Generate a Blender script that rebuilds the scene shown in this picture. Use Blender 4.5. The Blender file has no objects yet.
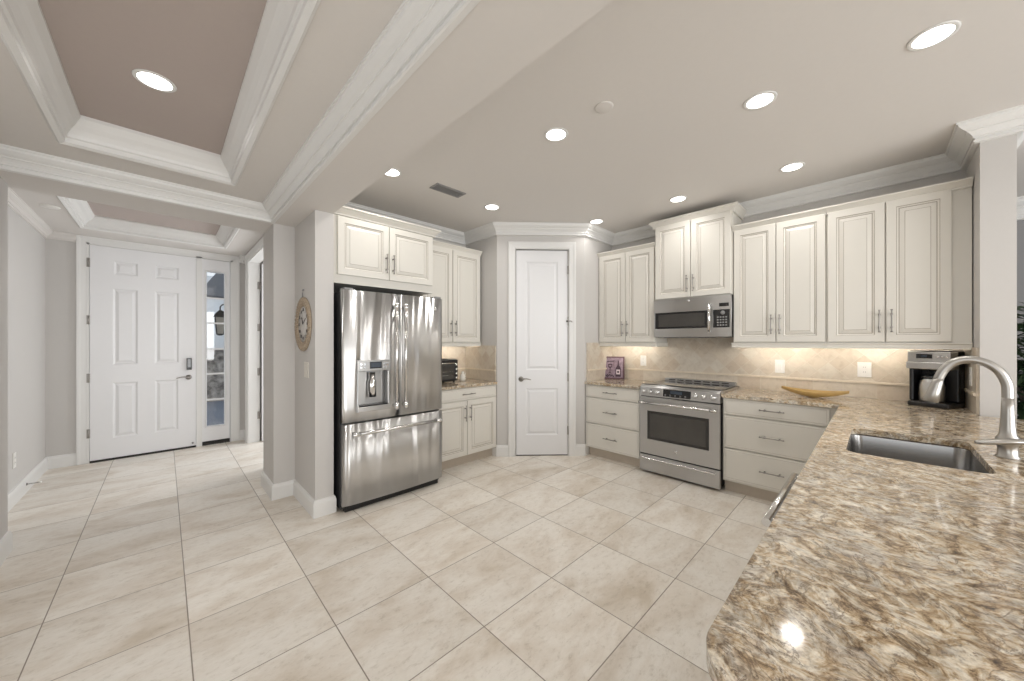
import bpy, bmesh, math, random
from mathutils import Vector, Matrix
PI = math.pi
random.seed(7)
SC = bpy.context.scene
COL = SC.collection

# ------------------------------------------------------------------ camera, world, big lights, exposure
cam_d = bpy.data.cameras.new('camera'); cam = bpy.data.objects.new('camera', cam_d); COL.objects.link(cam)
cam_d.sensor_fit = 'HORIZONTAL'; cam_d.sensor_width = 36.0
cam_d.lens = 355.86 / 1024 * 36.0
cam_d.shift_x = -2.0 / 1024; cam_d.shift_y = 1.75 / 1024
cam_d.clip_start = 0.05; cam_d.clip_end = 100
YAW = 0.77646                       # heading, measured from +Y towards +X
cam.location = (0, 0, 1.35); cam.rotation_euler = (PI / 2, 0, -YAW)
SC.camera = cam
w = bpy.data.worlds.new('daylight'); SC.world = w; w.use_nodes = True
bg = w.node_tree.nodes['Background']; bg.inputs['Color'].default_value = (0.86, 0.93, 1.0, 1); bg.inputs['Strength'].default_value = 1.5
SC.view_settings.view_transform = 'Standard'; SC.view_settings.look = 'None'
SC.view_settings.gamma = 1.0; SC.view_settings.use_curve_mapping = False
SC.view_settings.exposure = -0.42

def area(name, loc, rot, sx, sy, power, color=(1, 1, 1)):
    l = bpy.data.lights.new(name, 'AREA'); l.shape = 'RECTANGLE'; l.size = sx; l.size_y = sy
    l.energy = power; l.color = color
    o = bpy.data.objects.new(name, l); COL.objects.link(o); o.location = loc; o.rotation_euler = rot
    return o
# soft fill added in the unseen tall windows of the room behind the viewpoint
area('window_fill', (0.6, -4.52, 1.30), (-PI / 2 - PI, 0, 0), 6.6, 2.3, 310, (1.0, 0.985, 0.965))
area('side_fill', (-4.12, -0.6, 1.30), (0, -PI / 2, 0), 2.3, 3.0, 35, (1.0, 0.985, 0.965))
# added fill lamp in the unseen side room, brightening the entry through the doorway
area('side_room_fill', (2.45, 5.2, 1.4), (0, PI / 2, 0), 1.6, 1.4, 60, (0.97, 0.985, 1.0))
SC.cycles.diffuse_bounces = 8; SC.cycles.max_bounces = 16

# ------------------------------------------------------------------ materials
def newmat(name):
    m = bpy.data.materials.new(name); m.use_nodes = True
    return m, m.node_tree.nodes, m.node_tree.links, m.node_tree.nodes['Principled BSDF']
def mat(name, col, rough=0.5, metal=0.0, noise=0.03, scale=20.0, bump=0.0, emit=None, spec=None, coat=0.0):
    m, N, L, b = newmat(name)
    b.inputs['Roughness'].default_value = rough; b.inputs['Metallic'].default_value = metal
    if spec is not None: b.inputs['Specular IOR Level'].default_value = spec
    if coat: b.inputs['Coat Weight'].default_value = coat; b.inputs['Coat Roughness'].default_value = 0.08
    geo = N.new('ShaderNodeNewGeometry'); n = N.new('ShaderNodeTexNoise'); n.inputs['Scale'].default_value = scale
    n.inputs['Detail'].default_value = 3
    L.new(geo.outputs['Position'], n.inputs['Vector'])
    r = N.new('ShaderNodeMapRange'); r.inputs['To Min'].default_value = 1 - noise; r.inputs['To Max'].default_value = 1 + noise
    L.new(n.outputs['Fac'], r.inputs['Value'])
    mx = N.new('ShaderNodeVectorMath'); mx.operation = 'SCALE'; mx.inputs[0].default_value = col[:3]
    L.new(r.outputs['Result'], mx.inputs['Scale']); L.new(mx.outputs['Vector'], b.inputs['Base Color'])
    if bump:
        bp = N.new('ShaderNodeBump'); bp.inputs['Strength'].default_value = bump; bp.inputs['Distance'].default_value = 0.002
        L.new(n.outputs['Fac'], bp.inputs['Height']); L.new(bp.outputs['Normal'], b.inputs['Normal'])
    if emit:
        b.inputs['Emission Color'].default_value = (*emit[0], 1); b.inputs['Emission Strength'].default_value = emit[1]
    return m
def ramp(N, stops):
    r = N.new('ShaderNodeValToRGB'); e = r.color_ramp.elements
    while len(e) > 1: e.remove(e[-1])
    e[0].position, e[0].color = stops[0][0], (*stops[0][1], 1)
    for p, c in stops[1:]:
        x = e.new(p); x.color = (*c, 1)
    return r
def math_node(N, L, op, a, b=None, c=None):
    n = N.new('ShaderNodeMath'); n.operation = op
    for i, v in enumerate((a, b, c)):
        if v is None: continue
        if hasattr(v, 'is_linked') or hasattr(v, 'links'): L.new(v, n.inputs[i])
        else: n.inputs[i].default_value = v
    return n.outputs[0]
def mixc(N, L, fac, a, b, mode='MIX'):
    n = N.new('ShaderNodeMix'); n.data_type = 'RGBA'; n.blend_type = mode
    for s, v in ((n.inputs[0], fac), (n.inputs[6], a), (n.inputs[7], b)):
        if hasattr(v, 'links'): L.new(v, s)
        elif isinstance(v, tuple): s.default_value = (*v, 1)
        else: s.default_value = v
    return n.outputs[2]
def noise(N, L, vec, scale, detail=4, rough=0.55, dist=0.0):
    n = N.new('ShaderNodeTexNoise'); n.inputs['Scale'].default_value = scale; n.inputs['Detail'].default_value = detail
    n.inputs['Roughness'].default_value = rough; n.inputs['Distortion'].default_value = dist
    L.new(vec, n.inputs['Vector']); return n.outputs['Fac']
def mapping(N, L, vec, loc=(0, 0, 0), rot=(0, 0, 0), sc=(1, 1, 1)):
    m = N.new('ShaderNodeMapping'); m.inputs['Location'].default_value = loc; m.inputs['Rotation'].default_value = rot
    m.inputs['Scale'].default_value = sc; L.new(vec, m.inputs['Vector']); return m.outputs['Vector']

WALL = mat('greige_wall_paint', (0.56, 0.545, 0.528), 0.75, noise=0.015, scale=60, bump=0.04)
CEIL = mat('warm_ceiling_paint', (0.675, 0.652, 0.63), 0.8, noise=0.015, scale=40, bump=0.05)
BROWN = mat('taupe_tray_paint', (0.46, 0.40, 0.375), 0.8, noise=0.02, scale=40)
TRIM = mat('white_trim_paint', (0.73, 0.73, 0.72), 0.4, noise=0.01)
DOORW = mat('white_door_paint', (0.76, 0.765, 0.78), 0.35, noise=0.01)
CAB = mat('cream_cabinet_lacquer', (0.70, 0.68, 0.628), 0.38, noise=0.012)
GLAZE = mat('taupe_glaze_line', (0.34, 0.30, 0.255), 0.5, noise=0.08, scale=80)
GAP = mat('dark_reveal', (0.05, 0.045, 0.04), 0.8)
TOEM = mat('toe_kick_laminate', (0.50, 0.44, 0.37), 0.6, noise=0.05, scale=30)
NICK = mat('brushed_nickel', (0.33, 0.315, 0.295), 0.34, 1.0, noise=0.04, scale=120)
CHROME = mat('polished_chrome', (0.78, 0.78, 0.78), 0.10, 1.0, noise=0.01)
BLACK = mat('black_plastic', (0.012, 0.012, 0.013), 0.28, noise=0.05)
BLACKGL = mat('black_glass', (0.010, 0.010, 0.011), 0.04, noise=0.02, coat=0.5)
DARKWIN = mat('smoked_oven_glass', (0.055, 0.052, 0.048), 0.06, noise=0.3, scale=6, coat=0.4)
GREYBODY = mat('dark_grey_enamel', (0.03, 0.03, 0.032), 0.5)
WHITEPL = mat('white_plastic', (0.78, 0.77, 0.74), 0.35, noise=0.01)
BEIGEPL = mat('ivory_plastic', (0.66, 0.63, 0.57), 0.4, noise=0.01)
RUBBER = mat('black_rubber_threshold', (0.02, 0.018, 0.016), 0.7)
GREYPL = mat('grey_plastic', (0.25, 0.25, 0.25), 0.5)
BOWLW = mat('honey_wood', (0.50, 0.33, 0.12), 0.4, noise=0.18, scale=25)
RATTAN = mat('natural_rattan', (0.36, 0.29, 0.215), 0.7, noise=0.85, scale=110, bump=0.6)
CERAM = mat('white_ceramic', (0.80, 0.78, 0.72), 0.2, noise=0.02)
LCD = mat('dim_display', (0.035, 0.045, 0.06), 0.2, emit=((0.4, 0.55, 0.7), 0.02))
LAMP = mat('lit_lamp_diffuser', (1, 1, 1), 0.5, emit=((1.0, 0.96, 0.91), 7))
TRAYLAMP = mat('lit_tray_lamp_diffuser', (1, 1, 1), 0.5, emit=((1.0, 0.97, 0.94), 9))
STRIP = mat('lit_undercabinet_strip', (1, 1, 1), 0.5, emit=((1.0, 0.93, 0.82), 70))
LEAF = mat('dark_green_leaf', (0.022, 0.045, 0.018), 0.45, noise=0.6, scale=14)
BARK = mat('rough_bark', (0.12, 0.10, 0.08), 0.9, noise=0.6, scale=25, bump=0.8)
POT = mat('brown_stoneware', (0.10, 0.07, 0.05), 0.5, noise=0.2)
SOIL = mat('potting_soil', (0.03, 0.02, 0.015), 0.95, noise=0.4, scale=90)
SIDING = mat('pale_stucco', (0.80, 0.83, 0.86), 0.8, noise=0.05, scale=12)
SOFFIT = mat('grey_soffit', (0.16, 0.17, 0.19), 0.8)
PAVER = mat('blue_grey_paver', (0.11, 0.135, 0.18), 0.7, noise=0.15, scale=8)
STONE = mat('mottled_stone', (0.36, 0.33, 0.30), 0.9, noise=1.6, scale=9, bump=1.0)
IRON = mat('black_iron', (0.015, 0.014, 0.013), 0.5)
LANTGL = mat('frosted_lantern_glass', (0.55, 0.5, 0.42), 0.3)

def steel(name, base=0.60, rough=0.24, wav=0.0, axis='z', tint=(1, 0.985, 0.965)):
    m, N, L, b = newmat(name)
    b.inputs['Metallic'].default_value = 1.0
    geo = N.new('ShaderNodeNewGeometry')
    if axis == 'z':      # brushed along the horizontal: highlights smear upright
        tg = N.new('ShaderNodeCombineXYZ'); tg.inputs[2].default_value = 1.0
        L.new(tg.outputs[0], b.inputs['Tangent']); b.inputs['Anisotropic'].default_value = 0.93
    v = mapping(N, L, geo.outputs['Position'], sc=(3, 3, 140) if axis == 'z' else (300, 300, 4))
    f = noise(N, L, v, 1.0, 2)
    r = N.new('ShaderNodeMapRange'); r.inputs['To Min'].default_value = rough - .02; r.inputs['To Max'].default_value = rough + .03
    L.new(f, r.inputs['Value']); L.new(r.outputs['Result'], b.inputs['Roughness'])
    r2 = N.new('ShaderNodeMapRange'); r2.inputs['To Min'].default_value = base * .975; r2.inputs['To Max'].default_value = base * 1.025
    L.new(f, r2.inputs['Value'])
    mx = N.new('ShaderNodeVectorMath'); mx.operation = 'SCALE'; mx.inputs[0].default_value = tint
    L.new(r2.outputs['Result'], mx.inputs['Scale']); L.new(mx.outputs['Vector'], b.inputs['Base Color'])
    if wav:
        v2 = mapping(N, L, geo.outputs['Position'], sc=(7.5, 7.5, 0.75))
        f2 = noise(N, L, v2, 1.0, 1, 0.4, 0.35)
        bp = N.new('ShaderNodeBump'); bp.inputs['Strength'].default_value = 1.0; bp.inputs['Distance'].default_value = wav
        L.new(f2, bp.inputs['Height']); L.new(bp.outputs['Normal'], b.inputs['Normal'])
    return m
STEEL = steel('brushed_stainless_steel', 0.54, 0.30, tint=(1, .995, .985))
FSTEEL = steel('fridge_stainless_steel', 0.66, 0.30, wav=0.030, tint=(1, .998, .995))
SINKST = steel('sink_stainless_steel', 0.34, 0.22, axis='x')
TUBEST = steel('satin_steel_tube', 0.66, 0.22, axis='x')
FAUC = mat('satin_nickel_faucet', (0.46, 0.445, 0.42), 0.33, 1.0, noise=0.02)

def floor_mat():
    m, N, L, b = newmat('travertine_floor_tile')
    geo = N.new('ShaderNodeNewGeometry'); P = geo.outputs['Position']
    sp = N.new('ShaderNodeSeparateXYZ'); L.new(P, sp.inputs[0])
    tx = math_node(N, L, 'DIVIDE', math_node(N, L, 'SUBTRACT', sp.outputs[0], 0.0827), 0.5)
    ty = math_node(N, L, 'DIVIDE', math_node(N, L, 'SUBTRACT', sp.outputs[1], 0.3045), 0.5)
    fx = math_node(N, L, 'FRACT', tx); fy = math_node(N, L, 'FRACT', ty)
    ex = math_node(N, L, 'MINIMUM', fx, math_node(N, L, 'SUBTRACT', 1.0, fx))
    ey = math_node(N, L, 'MINIMUM', fy, math_node(N, L, 'SUBTRACT', 1.0, fy))
    e = math_node(N, L, 'MINIMUM', ex, ey)
    g = N.new('ShaderNodeMapRange'); g.inputs['From Min'].default_value = 0.0028; g.inputs['From Max'].default_value = 0.0062
    L.new(e, g.inputs['Value'])
    ix = math_node(N, L, 'FLOOR', tx); iy = math_node(N, L, 'FLOOR', ty)
    cb = N.new('ShaderNodeCombineXYZ'); L.new(ix, cb.inputs[0]); L.new(iy, cb.inputs[1])
    wn = N.new('ShaderNodeTexWhiteNoise'); wn.noise_dimensions = '3D'; L.new(cb.outputs[0], wn.inputs['Vector'])
    off = N.new('ShaderNodeVectorMath'); off.operation = 'SCALE'; L.new(wn.outputs['Color'], off.inputs[0]); off.inputs['Scale'].default_value = 40
    ad = N.new('ShaderNodeVectorMath'); ad.operation = 'ADD'; L.new(P, ad.inputs[0]); L.new(off.outputs[0], ad.inputs[1])
    v = mapping(N, L, ad.outputs[0], rot=(0, 0, 0.25), sc=(1.0, 1.9, 1.0))
    n1 = noise(N, L, v, 2.0, 7, 0.62, 0.5); n2 = noise(N, L, v, 20, 7, 0.78, 0.3)
    c1 = ramp(N, [(0.28, (0.57, 0.50, 0.41)), (0.42, (0.69, 0.635, 0.565)), (0.55, (0.78, 0.745, 0.69)), (0.75, (0.81, 0.785, 0.74))])
    L.new(n1, c1.inputs['Fac'])
    c2 = ramp(N, [(0.34, (0.82, 0.80, 0.765)), (0.46, (0.99, 0.985, 0.975)), (0.7, (1.06, 1.06, 1.06))]); L.new(n2, c2.inputs['Fac'])
    col = mixc(N, L, 1.0, c1.outputs[0], c2.outputs[0], 'MULTIPLY')
    br = N.new('ShaderNodeMapRange'); br.inputs['To Min'].default_value = 0.94; br.inputs['To Max'].default_value = 1.05
    L.new(wn.outputs['Value'], br.inputs['Value'])
    sc = N.new('ShaderNodeVectorMath'); sc.operation = 'SCALE'; L.new(col, sc.inputs[0]); L.new(br.outputs['Result'], sc.inputs['Scale'])
    fin = mixc(N, L, g.outputs['Result'], (0.26, 0.22, 0.18), sc.outputs[0])
    L.new(fin, b.inputs['Base Color'])
    b.inputs['Roughness'].default_value = 0.36
    bp = N.new('ShaderNodeBump'); bp.inputs['Strength'].default_value = 0.5; bp.inputs['Distance'].default_value = 0.002
    L.new(g.outputs['Result'], bp.inputs['Height']); L.new(bp.outputs['Normal'], b.inputs['Normal'])
    return m
FLOORM = floor_mat()

def granite_mat():
    m, N, L, b = newmat('veined_beige_granite')
    geo = N.new('ShaderNodeNewGeometry'); P = geo.outputs['Position']
    wv = noise(N, L, P, 3.0, 3, 0.5)
    wo = N.new('ShaderNodeVectorMath'); wo.operation = 'SCALE'; wo.inputs[0].default_value = (0.22, 0.10, 0.1); L.new(wv, wo.inputs['Scale'])
    ad = N.new('ShaderNodeVectorMath'); ad.operation = 'ADD'; L.new(P, ad.inputs[0]); L.new(wo.outputs[0], ad.inputs[1])
    v = mapping(N, L, ad.outputs[0], rot=(0, 0, 0.42), sc=(1.22, 1.0, 1.2))
    n1 = noise(N, L, v, 22, 9, 0.74, 1.0)
    c1 = ramp(N, [(0.31, (0.05, 0.04, 0.033)), (0.385, (0.17, 0.12, 0.075)), (0.44, (0.36, 0.265, 0.165)), (0.49, (0.49, 0.40, 0.285)), (0.55, (0.60, 0.545, 0.455)), (0.67, (0.72, 0.69, 0.63))])
    L.new(n1, c1.inputs['Fac'])
    n2 = noise(N, L, v, 11, 6, 0.62, 1.0)          # grey drifts
    g2 = N.new('ShaderNodeMapRange'); g2.inputs['From Min'].default_value = 0.50; g2.inputs['From Max'].default_value = 0.62; g2.inputs['To Max'].default_value = 0.55
    L.new(n2, g2.inputs['Value'])
    col = mixc(N, L, g2.outputs['Result'], c1.outputs[0], (0.46, 0.445, 0.425))
    # thin dark veins along the noise's mid level
    n3 = noise(N, L, v, 8, 8, 0.66, 1.0)
    d = math_node(N, L, 'ABSOLUTE', math_node(N, L, 'SUBTRACT', n3, 0.5))
    vn = N.new('ShaderNodeMapRange'); vn.inputs['From Min'].default_value = 0.0; vn.inputs['From Max'].default_value = 0.020; vn.inputs['To Min'].default_value = 0.8; vn.inputs['To Max'].default_value = 0.0
    L.new(d, vn.inputs['Value'])
    col = mixc(N, L, vn.outputs['Result'], col, (0.13, 0.095, 0.07))
    vo = N.new('ShaderNodeTexVoronoi'); vo.inputs['Scale'].default_value = 34; vo.inputs['Randomness'].default_value = 1.0
    nv = N.new('ShaderNodeTexNoise'); nv.inputs['Scale'].default_value = 26; nv.inputs['Detail'].default_value = 5; L.new(v, nv.inputs['Vector'])
    dv = N.new('ShaderNodeVectorMath'); dv.operation = 'MULTIPLY_ADD'; L.new(nv.outputs['Color'], dv.inputs[0]); dv.inputs[1].default_value = (.07, .07, .07); L.new(v, dv.inputs[2])
    L.new(dv.outputs[0], vo.inputs['Vector'])
    sv = N.new('ShaderNodeSeparateXYZ'); L.new(vo.outputs['Color'], sv.inputs[0])
    cv = ramp(N, [(0.0, (0.70, 0.66, 0.60)), (0.3, (0.98, 0.93, 0.86)), (0.6, (1.16, 1.14, 1.10)), (1.0, (1.40, 1.40, 1.38))]); L.new(sv.outputs[0], cv.inputs['Fac'])
    col = mixc(N, L, 0.75, col, cv.outputs[0], 'MULTIPLY')
    n4 = noise(N, L, P, 85, 3, 0.7)
    c4 = ramp(N, [(0.34, (0.55, 0.52, 0.50)), (0.48, (1, 1, 1)), (0.68, (1.22, 1.22, 1.22))]); L.new(n4, c4.inputs['Fac'])
    col = mixc(N, L, 0.8, col, c4.outputs[0], 'MULTIPLY')
    L.new(col, b.inputs['Base Color']); b.inputs['Roughness'].default_value = 0.075
    return m
GRAN = granite_mat()

def splash_mat(name, size, diagonal, along):
    """beige tumbled stone squares; along: 'x' or 'y' = the wall's horizontal direction"""
    m, N, L, b = newmat(name)
    geo = N.new('ShaderNodeNewGeometry'); P = geo.outputs['Position']
    sp = N.new('ShaderNodeSeparateXYZ'); L.new(P, sp.inputs[0])
    s = sp.outputs[0] if along == 'x' else sp.outputs[1]; z = math_node(N, L, 'SUBTRACT', sp.outputs[2], 1.022 if diagonal else 0.885)
    if diagonal:
        a = math_node(N, L, 'MULTIPLY', math_node(N, L, 'ADD', s, z), .7071); c = math_node(N, L, 'MULTIPLY', math_node(N, L, 'SUBTRACT', s, z), .7071)
    else: a, c = s, z
    ta = math_node(N, L, 'DIVIDE', a, size); tc = math_node(N, L, 'DIVIDE', c, size)
    fa = math_node(N, L, 'FRACT', ta); fc = math_node(N, L, 'FRACT', tc)
    ea = math_node(N, L, 'MINIMUM', fa, math_node(N, L, 'SUBTRACT', 1.0, fa)); ec = math_node(N, L, 'MINIMUM', fc, math_node(N, L, 'SUBTRACT', 1.0, fc))
    e = math_node(N, L, 'MINIMUM', ea, ec) if diagonal else ea
    g = N.new('ShaderNodeMapRange'); g.inputs['From Min'].default_value = 0.010; g.inputs['From Max'].default_value = 0.03; L.new(e, g.inputs['Value'])
    cb = N.new('ShaderNodeCombineXYZ'); L.new(math_node(N, L, 'FLOOR', ta), cb.inputs[0]); L.new(math_node(N, L, 'FLOOR', tc), cb.inputs[1])
    wn = N.new('ShaderNodeTexWhiteNoise'); wn.noise_dimensions = '3D'; L.new(cb.outputs[0], wn.inputs['Vector'])
    c1 = ramp(N, [(0.0, (0.53, 0.45, 0.36)), (0.35, (0.57, 0.50, 0.41)), (0.7, (0.59, 0.53, 0.445)), (1.0, (0.62, 0.57, 0.49))]); L.new(wn.outputs['Value'], c1.inputs['Fac'])
    n1 = noise(N, L, P, 16, 5, 0.65, 0.8)
    c2 = ramp(N, [(0.3, (0.86, 0.83, 0.80)), (0.5, (1, 1, 1)), (0.7, (1.06, 1.06, 1.06))]); L.new(n1, c2.inputs['Fac'])
    col = mixc(N, L, 1.0, c1.outputs[0], c2.outputs[0], 'MULTIPLY')
    fin = mixc(N, L, g.outputs['Result'], (0.60, 0.54, 0.455), col)
    L.new(fin, b.inputs['Base Color']); b.inputs['Roughness'].default_value = 0.42
    bp = N.new('ShaderNodeBump'); bp.inputs['Strength'].default_value = 0.4; bp.inputs['Distance'].default_value = 0.002
    L.new(g.outputs['Result'], bp.inputs['Height']); L.new(bp.outputs['Normal'], b.inputs['Normal'])
    return m
SPX = splash_mat('diagonal_stone_tile_x', 0.105, True, 'x'); SPY = splash_mat('diagonal_stone_tile_y', 0.105, True, 'y')
STX = splash_mat('straight_stone_tile_x', 0.20, False, 'x'); STY = splash_mat('straight_stone_tile_y', 0.20, False, 'y')
LINER = mat('stone_pencil_liner', (0.70, 0.62, 0.50), 0.4, noise=0.1, scale=30)

def glass_mat():
    m, N, L, b = newmat('clear_pane_glass'); out = N['Material Output']
    t = N.new('ShaderNodeBsdfTransparent'); gl = N.new('ShaderNodeBsdfGlossy'); gl.inputs['Roughness'].default_value = 0.02
    mx = N.new('ShaderNodeMixShader'); mx.inputs[0].default_value = 0.08
    L.new(t.outputs[0], mx.inputs[1]); L.new(gl.outputs[0], mx.inputs[2]); L.new(mx.outputs[0], out.inputs[0]); return m
GLASS = glass_mat()

# ------------------------------------------------------------------ mesh builder
class MB:
    def __init__(s): s.v = []; s.f = []; s.m = []; s.sm = []; s.mats = []
    def mi(s, m):
        if m not in s.mats: s.mats.append(m)
        return s.mats.index(m)
    def add(s, vs, fs, m, smooth=False):
        k = len(s.v); s.v += [tuple(p) for p in vs]; i = s.mi(m)
        for f in fs: s.f.append([k + q for q in f]); s.m.append(i); s.sm.append(smooth)
        return s
    def box(s, x0, x1, y0, y1, z0, z1, m):
        vs = [(x, y, z) for x in (x0, x1) for y in (y0, y1) for z in (z0, z1)]
        return s.add(vs, [(0, 1, 3, 2), (4, 6, 7, 5), (0, 4, 5, 1), (2, 3, 7, 6), (0, 2, 6, 4), (1, 5, 7, 3)], m)
    def prism(s, poly, z0, z1, m, smooth=False, axis='z'):
        n = len(poly)
        def P(a, b, c): return {'z': (a, b, c), 'y': (a, c, b), 'x': (c, a, b)}[axis]
        s.add([P(a, b, z0) for a, b in poly] + [P(a, b, z1) for a, b in poly], [tuple(range(n))], m)
        k = len(s.v) - 2 * n; i = s.mi(m)
        s.f.append([k + n + q for q in range(n)]); s.m.append(i); s.sm.append(False)
        for q in range(n):
            r = (q + 1) % n; s.f.append([k + q, k + r, k + n + r, k + n + q]); s.m.append(i); s.sm.append(smooth)
        return s
    def rings(s, frames, m, caps=True, smooth=True, closed=False):
        """frames: list of rings (each a list of points), joined in order"""
        n = len(frames[0]); vs = [p for fr in frames for p in fr]; fs = []
        K = len(frames)
        for a in range(K if closed else K - 1):
            b = (a + 1) % K
            for q in range(n):
                r = (q + 1) % n; fs.append((a * n + q, a * n + r, b * n + r, b * n + q))
        s.add(vs, fs, m, smooth)
        if caps and not closed: s.add(frames[0], [tuple(range(n))], m); s.add(frames[-1], [tuple(range(n))], m)
        return s
    def tube(s, pts, rad, m, seg=14, caps=True, closed=False, squash=1.0):
        pts = [Vector(p) for p in pts]; n = len(pts); fr = []; up = None
        for i, p in enumerate(pts):
            if closed: t = (pts[(i + 1) % n] - pts[i - 1])
            else: t = pts[min(i + 1, n - 1)] - pts[max(i - 1, 0)]
            t.normalize()
            if up is None: up = Vector((0, 0, 1)) if abs(t.z) < .9 else Vector((0, 1, 0))
            u = up - t * up.dot(t); u.normalize(); up = u; wv = t.cross(u)
            r = rad[i] if isinstance(rad, (list, tuple)) else rad
            fr.append([tuple(p + u * (r * math.cos(2 * PI * q / seg)) + wv * (r * squash * math.sin(2 * PI * q / seg))) for q in range(seg)])
        return s.rings(fr, m, caps, True, closed)
    def lathe(s, prof, c, m, seg=32, axis='z', sx=1.0, sy=1.0):
        """prof: (r, h) pairs; c: centre"""
        fr = []
        for r, h in prof:
            ring = []
            for q in range(seg):
                a = 2 * PI * q / seg; ca, sa = r * math.cos(a) * sx, r * math.sin(a) * sy
                if axis == 'z': ring.append((c[0] + ca, c[1] + sa, c[2] + h))
                elif axis == 'y': ring.append((c[0] + ca, c[1] + h, c[2] + sa))
                else: ring.append((c[0] + h, c[1] + ca, c[2] + sa))
            fr.append(ring)
        return s.rings(fr, m, True, True)
    def sweep(s, path, prof, m, M, closed=False, flip=1, endcap=True):
        """sweep a profile (offset in plane, off-plane) along a 2-D path with mitres; M maps (a, b, c) to xyz. Offset goes to the LEFT of travel * flip."""
        n = len(path); fr = []
        for i in range(n):
            p = Vector(path[i])
            d0 = (Vector(path[i]) - Vector(path[i - 1])) if (i > 0 or closed) else None
            d1 = (Vector(path[(i + 1) % n]) - Vector(path[i])) if (i < n - 1 or closed) else None
            if d0 is None: d0 = d1
            if d1 is None: d1 = d0
            d0 = d0.normalized(); d1 = d1.normalized()
            n0 = Vector((-d0.y, d0.x)); n1 = Vector((-d1.y, d1.x)); mm = n0 + n1; mm = mm / max(1e-6, mm.dot(n0))
            fr.append([M(p.x + mm.x * o * flip, p.y + mm.y * o * flip, c) for o, c in prof])
        return s.rings(fr, m, endcap, False, closed)
    def panel(s, x0, x1, z0, z1, rr, y, back=None):
        """concentric rectangles in the local XZ plane facing -Y. rr: list of (inset, height above y toward viewer, material of the band that follows)"""
        R = []
        for ins, h, mm in rr: R.append([(x0 + ins, y - h, z0 + ins), (x1 - ins, y - h, z0 + ins), (x1 - ins, y - h, z1 - ins), (x0 + ins, y - h, z1 - ins)])
        for i in range(len(R) - 1):
            for q in range(4):
                r = (q + 1) % 4; s.add([R[i][q], R[i][r], R[i + 1][r], R[i + 1][q]], [(0, 1, 2, 3)], rr[i][2])
        s.add(R[-1], [(0, 1, 2, 3)], rr[-1][2])
        return s
    def build(s, name, parent=None, bevel=0.0, seg=2, fix=True, loc=None, rot=None):
        me = bpy.data.meshes.new(name); vs = s.v
        me.from_pydata(vs, [], s.f)
        for m in s.mats: me.materials.append(m)
        me.polygons.foreach_set('material_index', s.m); me.polygons.foreach_set('use_smooth', s.sm); me.update()
        if fix:
            b = bmesh.new(); b.from_mesh(me); bmesh.ops.remove_doubles(b, verts=b.verts, dist=1e-5)
            bmesh.ops.recalc_face_normals(b, faces=b.faces); b.to_mesh(me); b.free()
        o = bpy.data.objects.new(name, me); COL.objects.link(o)
        if parent is not None: o.parent = parent
        if loc: o.location = loc
        if rot: o.rotation_euler = rot
        if bevel:
            bv = o.modifiers.new('edge', 'BEVEL'); bv.width = bevel; bv.segments = seg; bv.limit_method = 'ANGLE'; bv.angle_limit = 0.6
        return o

def thing(name, label, cat, loc=(0, 0, 0), rz=0.0, group=None):
    o = bpy.data.objects.new(name, None); COL.objects.link(o); o.location = loc; o.rotation_euler = (0, 0, rz)
    o.empty_display_size = 0.1; o['label'] = label; o['category'] = cat
    if group: o['group'] = group
    return o
def tag(o, label, cat, group=None):
    o['label'] = label; o['category'] = cat
    if group: o['group'] = group
    return o
def struct(o): o['kind'] = 'structure'; return o
def dup(root, loc, rz=None, label=None):
    r = root.copy(); COL.objects.link(r); r.location = loc
    if rz is not None: r.rotation_euler = (0, 0, rz)
    if label: r['label'] = label
    for ch in list(root.children):
        c = ch.copy(); COL.objects.link(c); c.parent = r
        for g in ch.children:
            d = g.copy(); COL.objects.link(d); d.parent = c
    return r
XY = lambda a, b, c: (a, b, c)

# ------------------------------------------------------------------ room shell
ZK = 2.74; ZB = 2.37; ZH = 2.49; ZT = 2.64; ZE = 2.53; ZS = 2.65
struct(MB().box(-4.2, 6.9, -4.6, 6.35, -0.12, 0, FLOORM).build('floor'))
c = MB()
def slab_with_hole(m, x0, x1, y0, y1, hx0, hx1, hy0, hy1, z, top, mt):
    m.box(x0, hx0, y0, y1, z, top, mt); m.box(hx1, x1, y0, y1, z, top, mt)
    m.box(hx0, hx1, y0, hy0, z, top, mt); m.box(hx0, hx1, hy1, y1, z, top, mt)
c.box(0.955, 6.8, -4.5, 3.9, ZK, ZK + .1, CEIL)                       # kitchen ceiling
c.box(0.67, 0.955, -4.5, 4.0, ZB, ZK + .1, CEIL)                      # long beam
c.box(-4.1, 0.67, 3.62, 4.0, ZB, ZK + .1, CEIL)                      # cross beam
slab_with_hole(c, -4.1, 0.67, -4.5, 3.62, -0.412, 0.348, 0.35, 3.235, ZH, ZT + .06, CEIL)
c.box(-0.5, 0.45, 0.2, 3.4, ZT, ZT + .05, BROWN)
slab_with_hole(c, -1.1, 1.1, 4.0, 6.3, -0.60, 0.535, 4.40, 5.70, ZE, ZS + .06, CEIL)
c.box(-0.7, 0.7, 4.2, 5.9, ZS, ZS + .05, BROWN)
c.box(0.955, 2.6, 4.0, 6.3, ZE, ZS, CEIL)
struct(c.build('ceiling', fix=False))

def wall(name, parts, m=WALL):
    b = MB()
    for p in parts: b.box(*p, m)
    return struct(b.build(name))
wall('wall_left', [(-1.02, -0.9, 3.92, 6.29, 0, 2.6), (-1.02, -0.72, 2.2, 3.92, 0, ZH + .05)])
wall('wall_entry', [(-1.02, -0.69, 6.17, 6.29, 0, 2.62), (0.735, 2.6, 6.17, 6.29, 0, 2.62), (-0.69, 0.735, 6.17, 6.29, 2.50, 2.62)])
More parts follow.
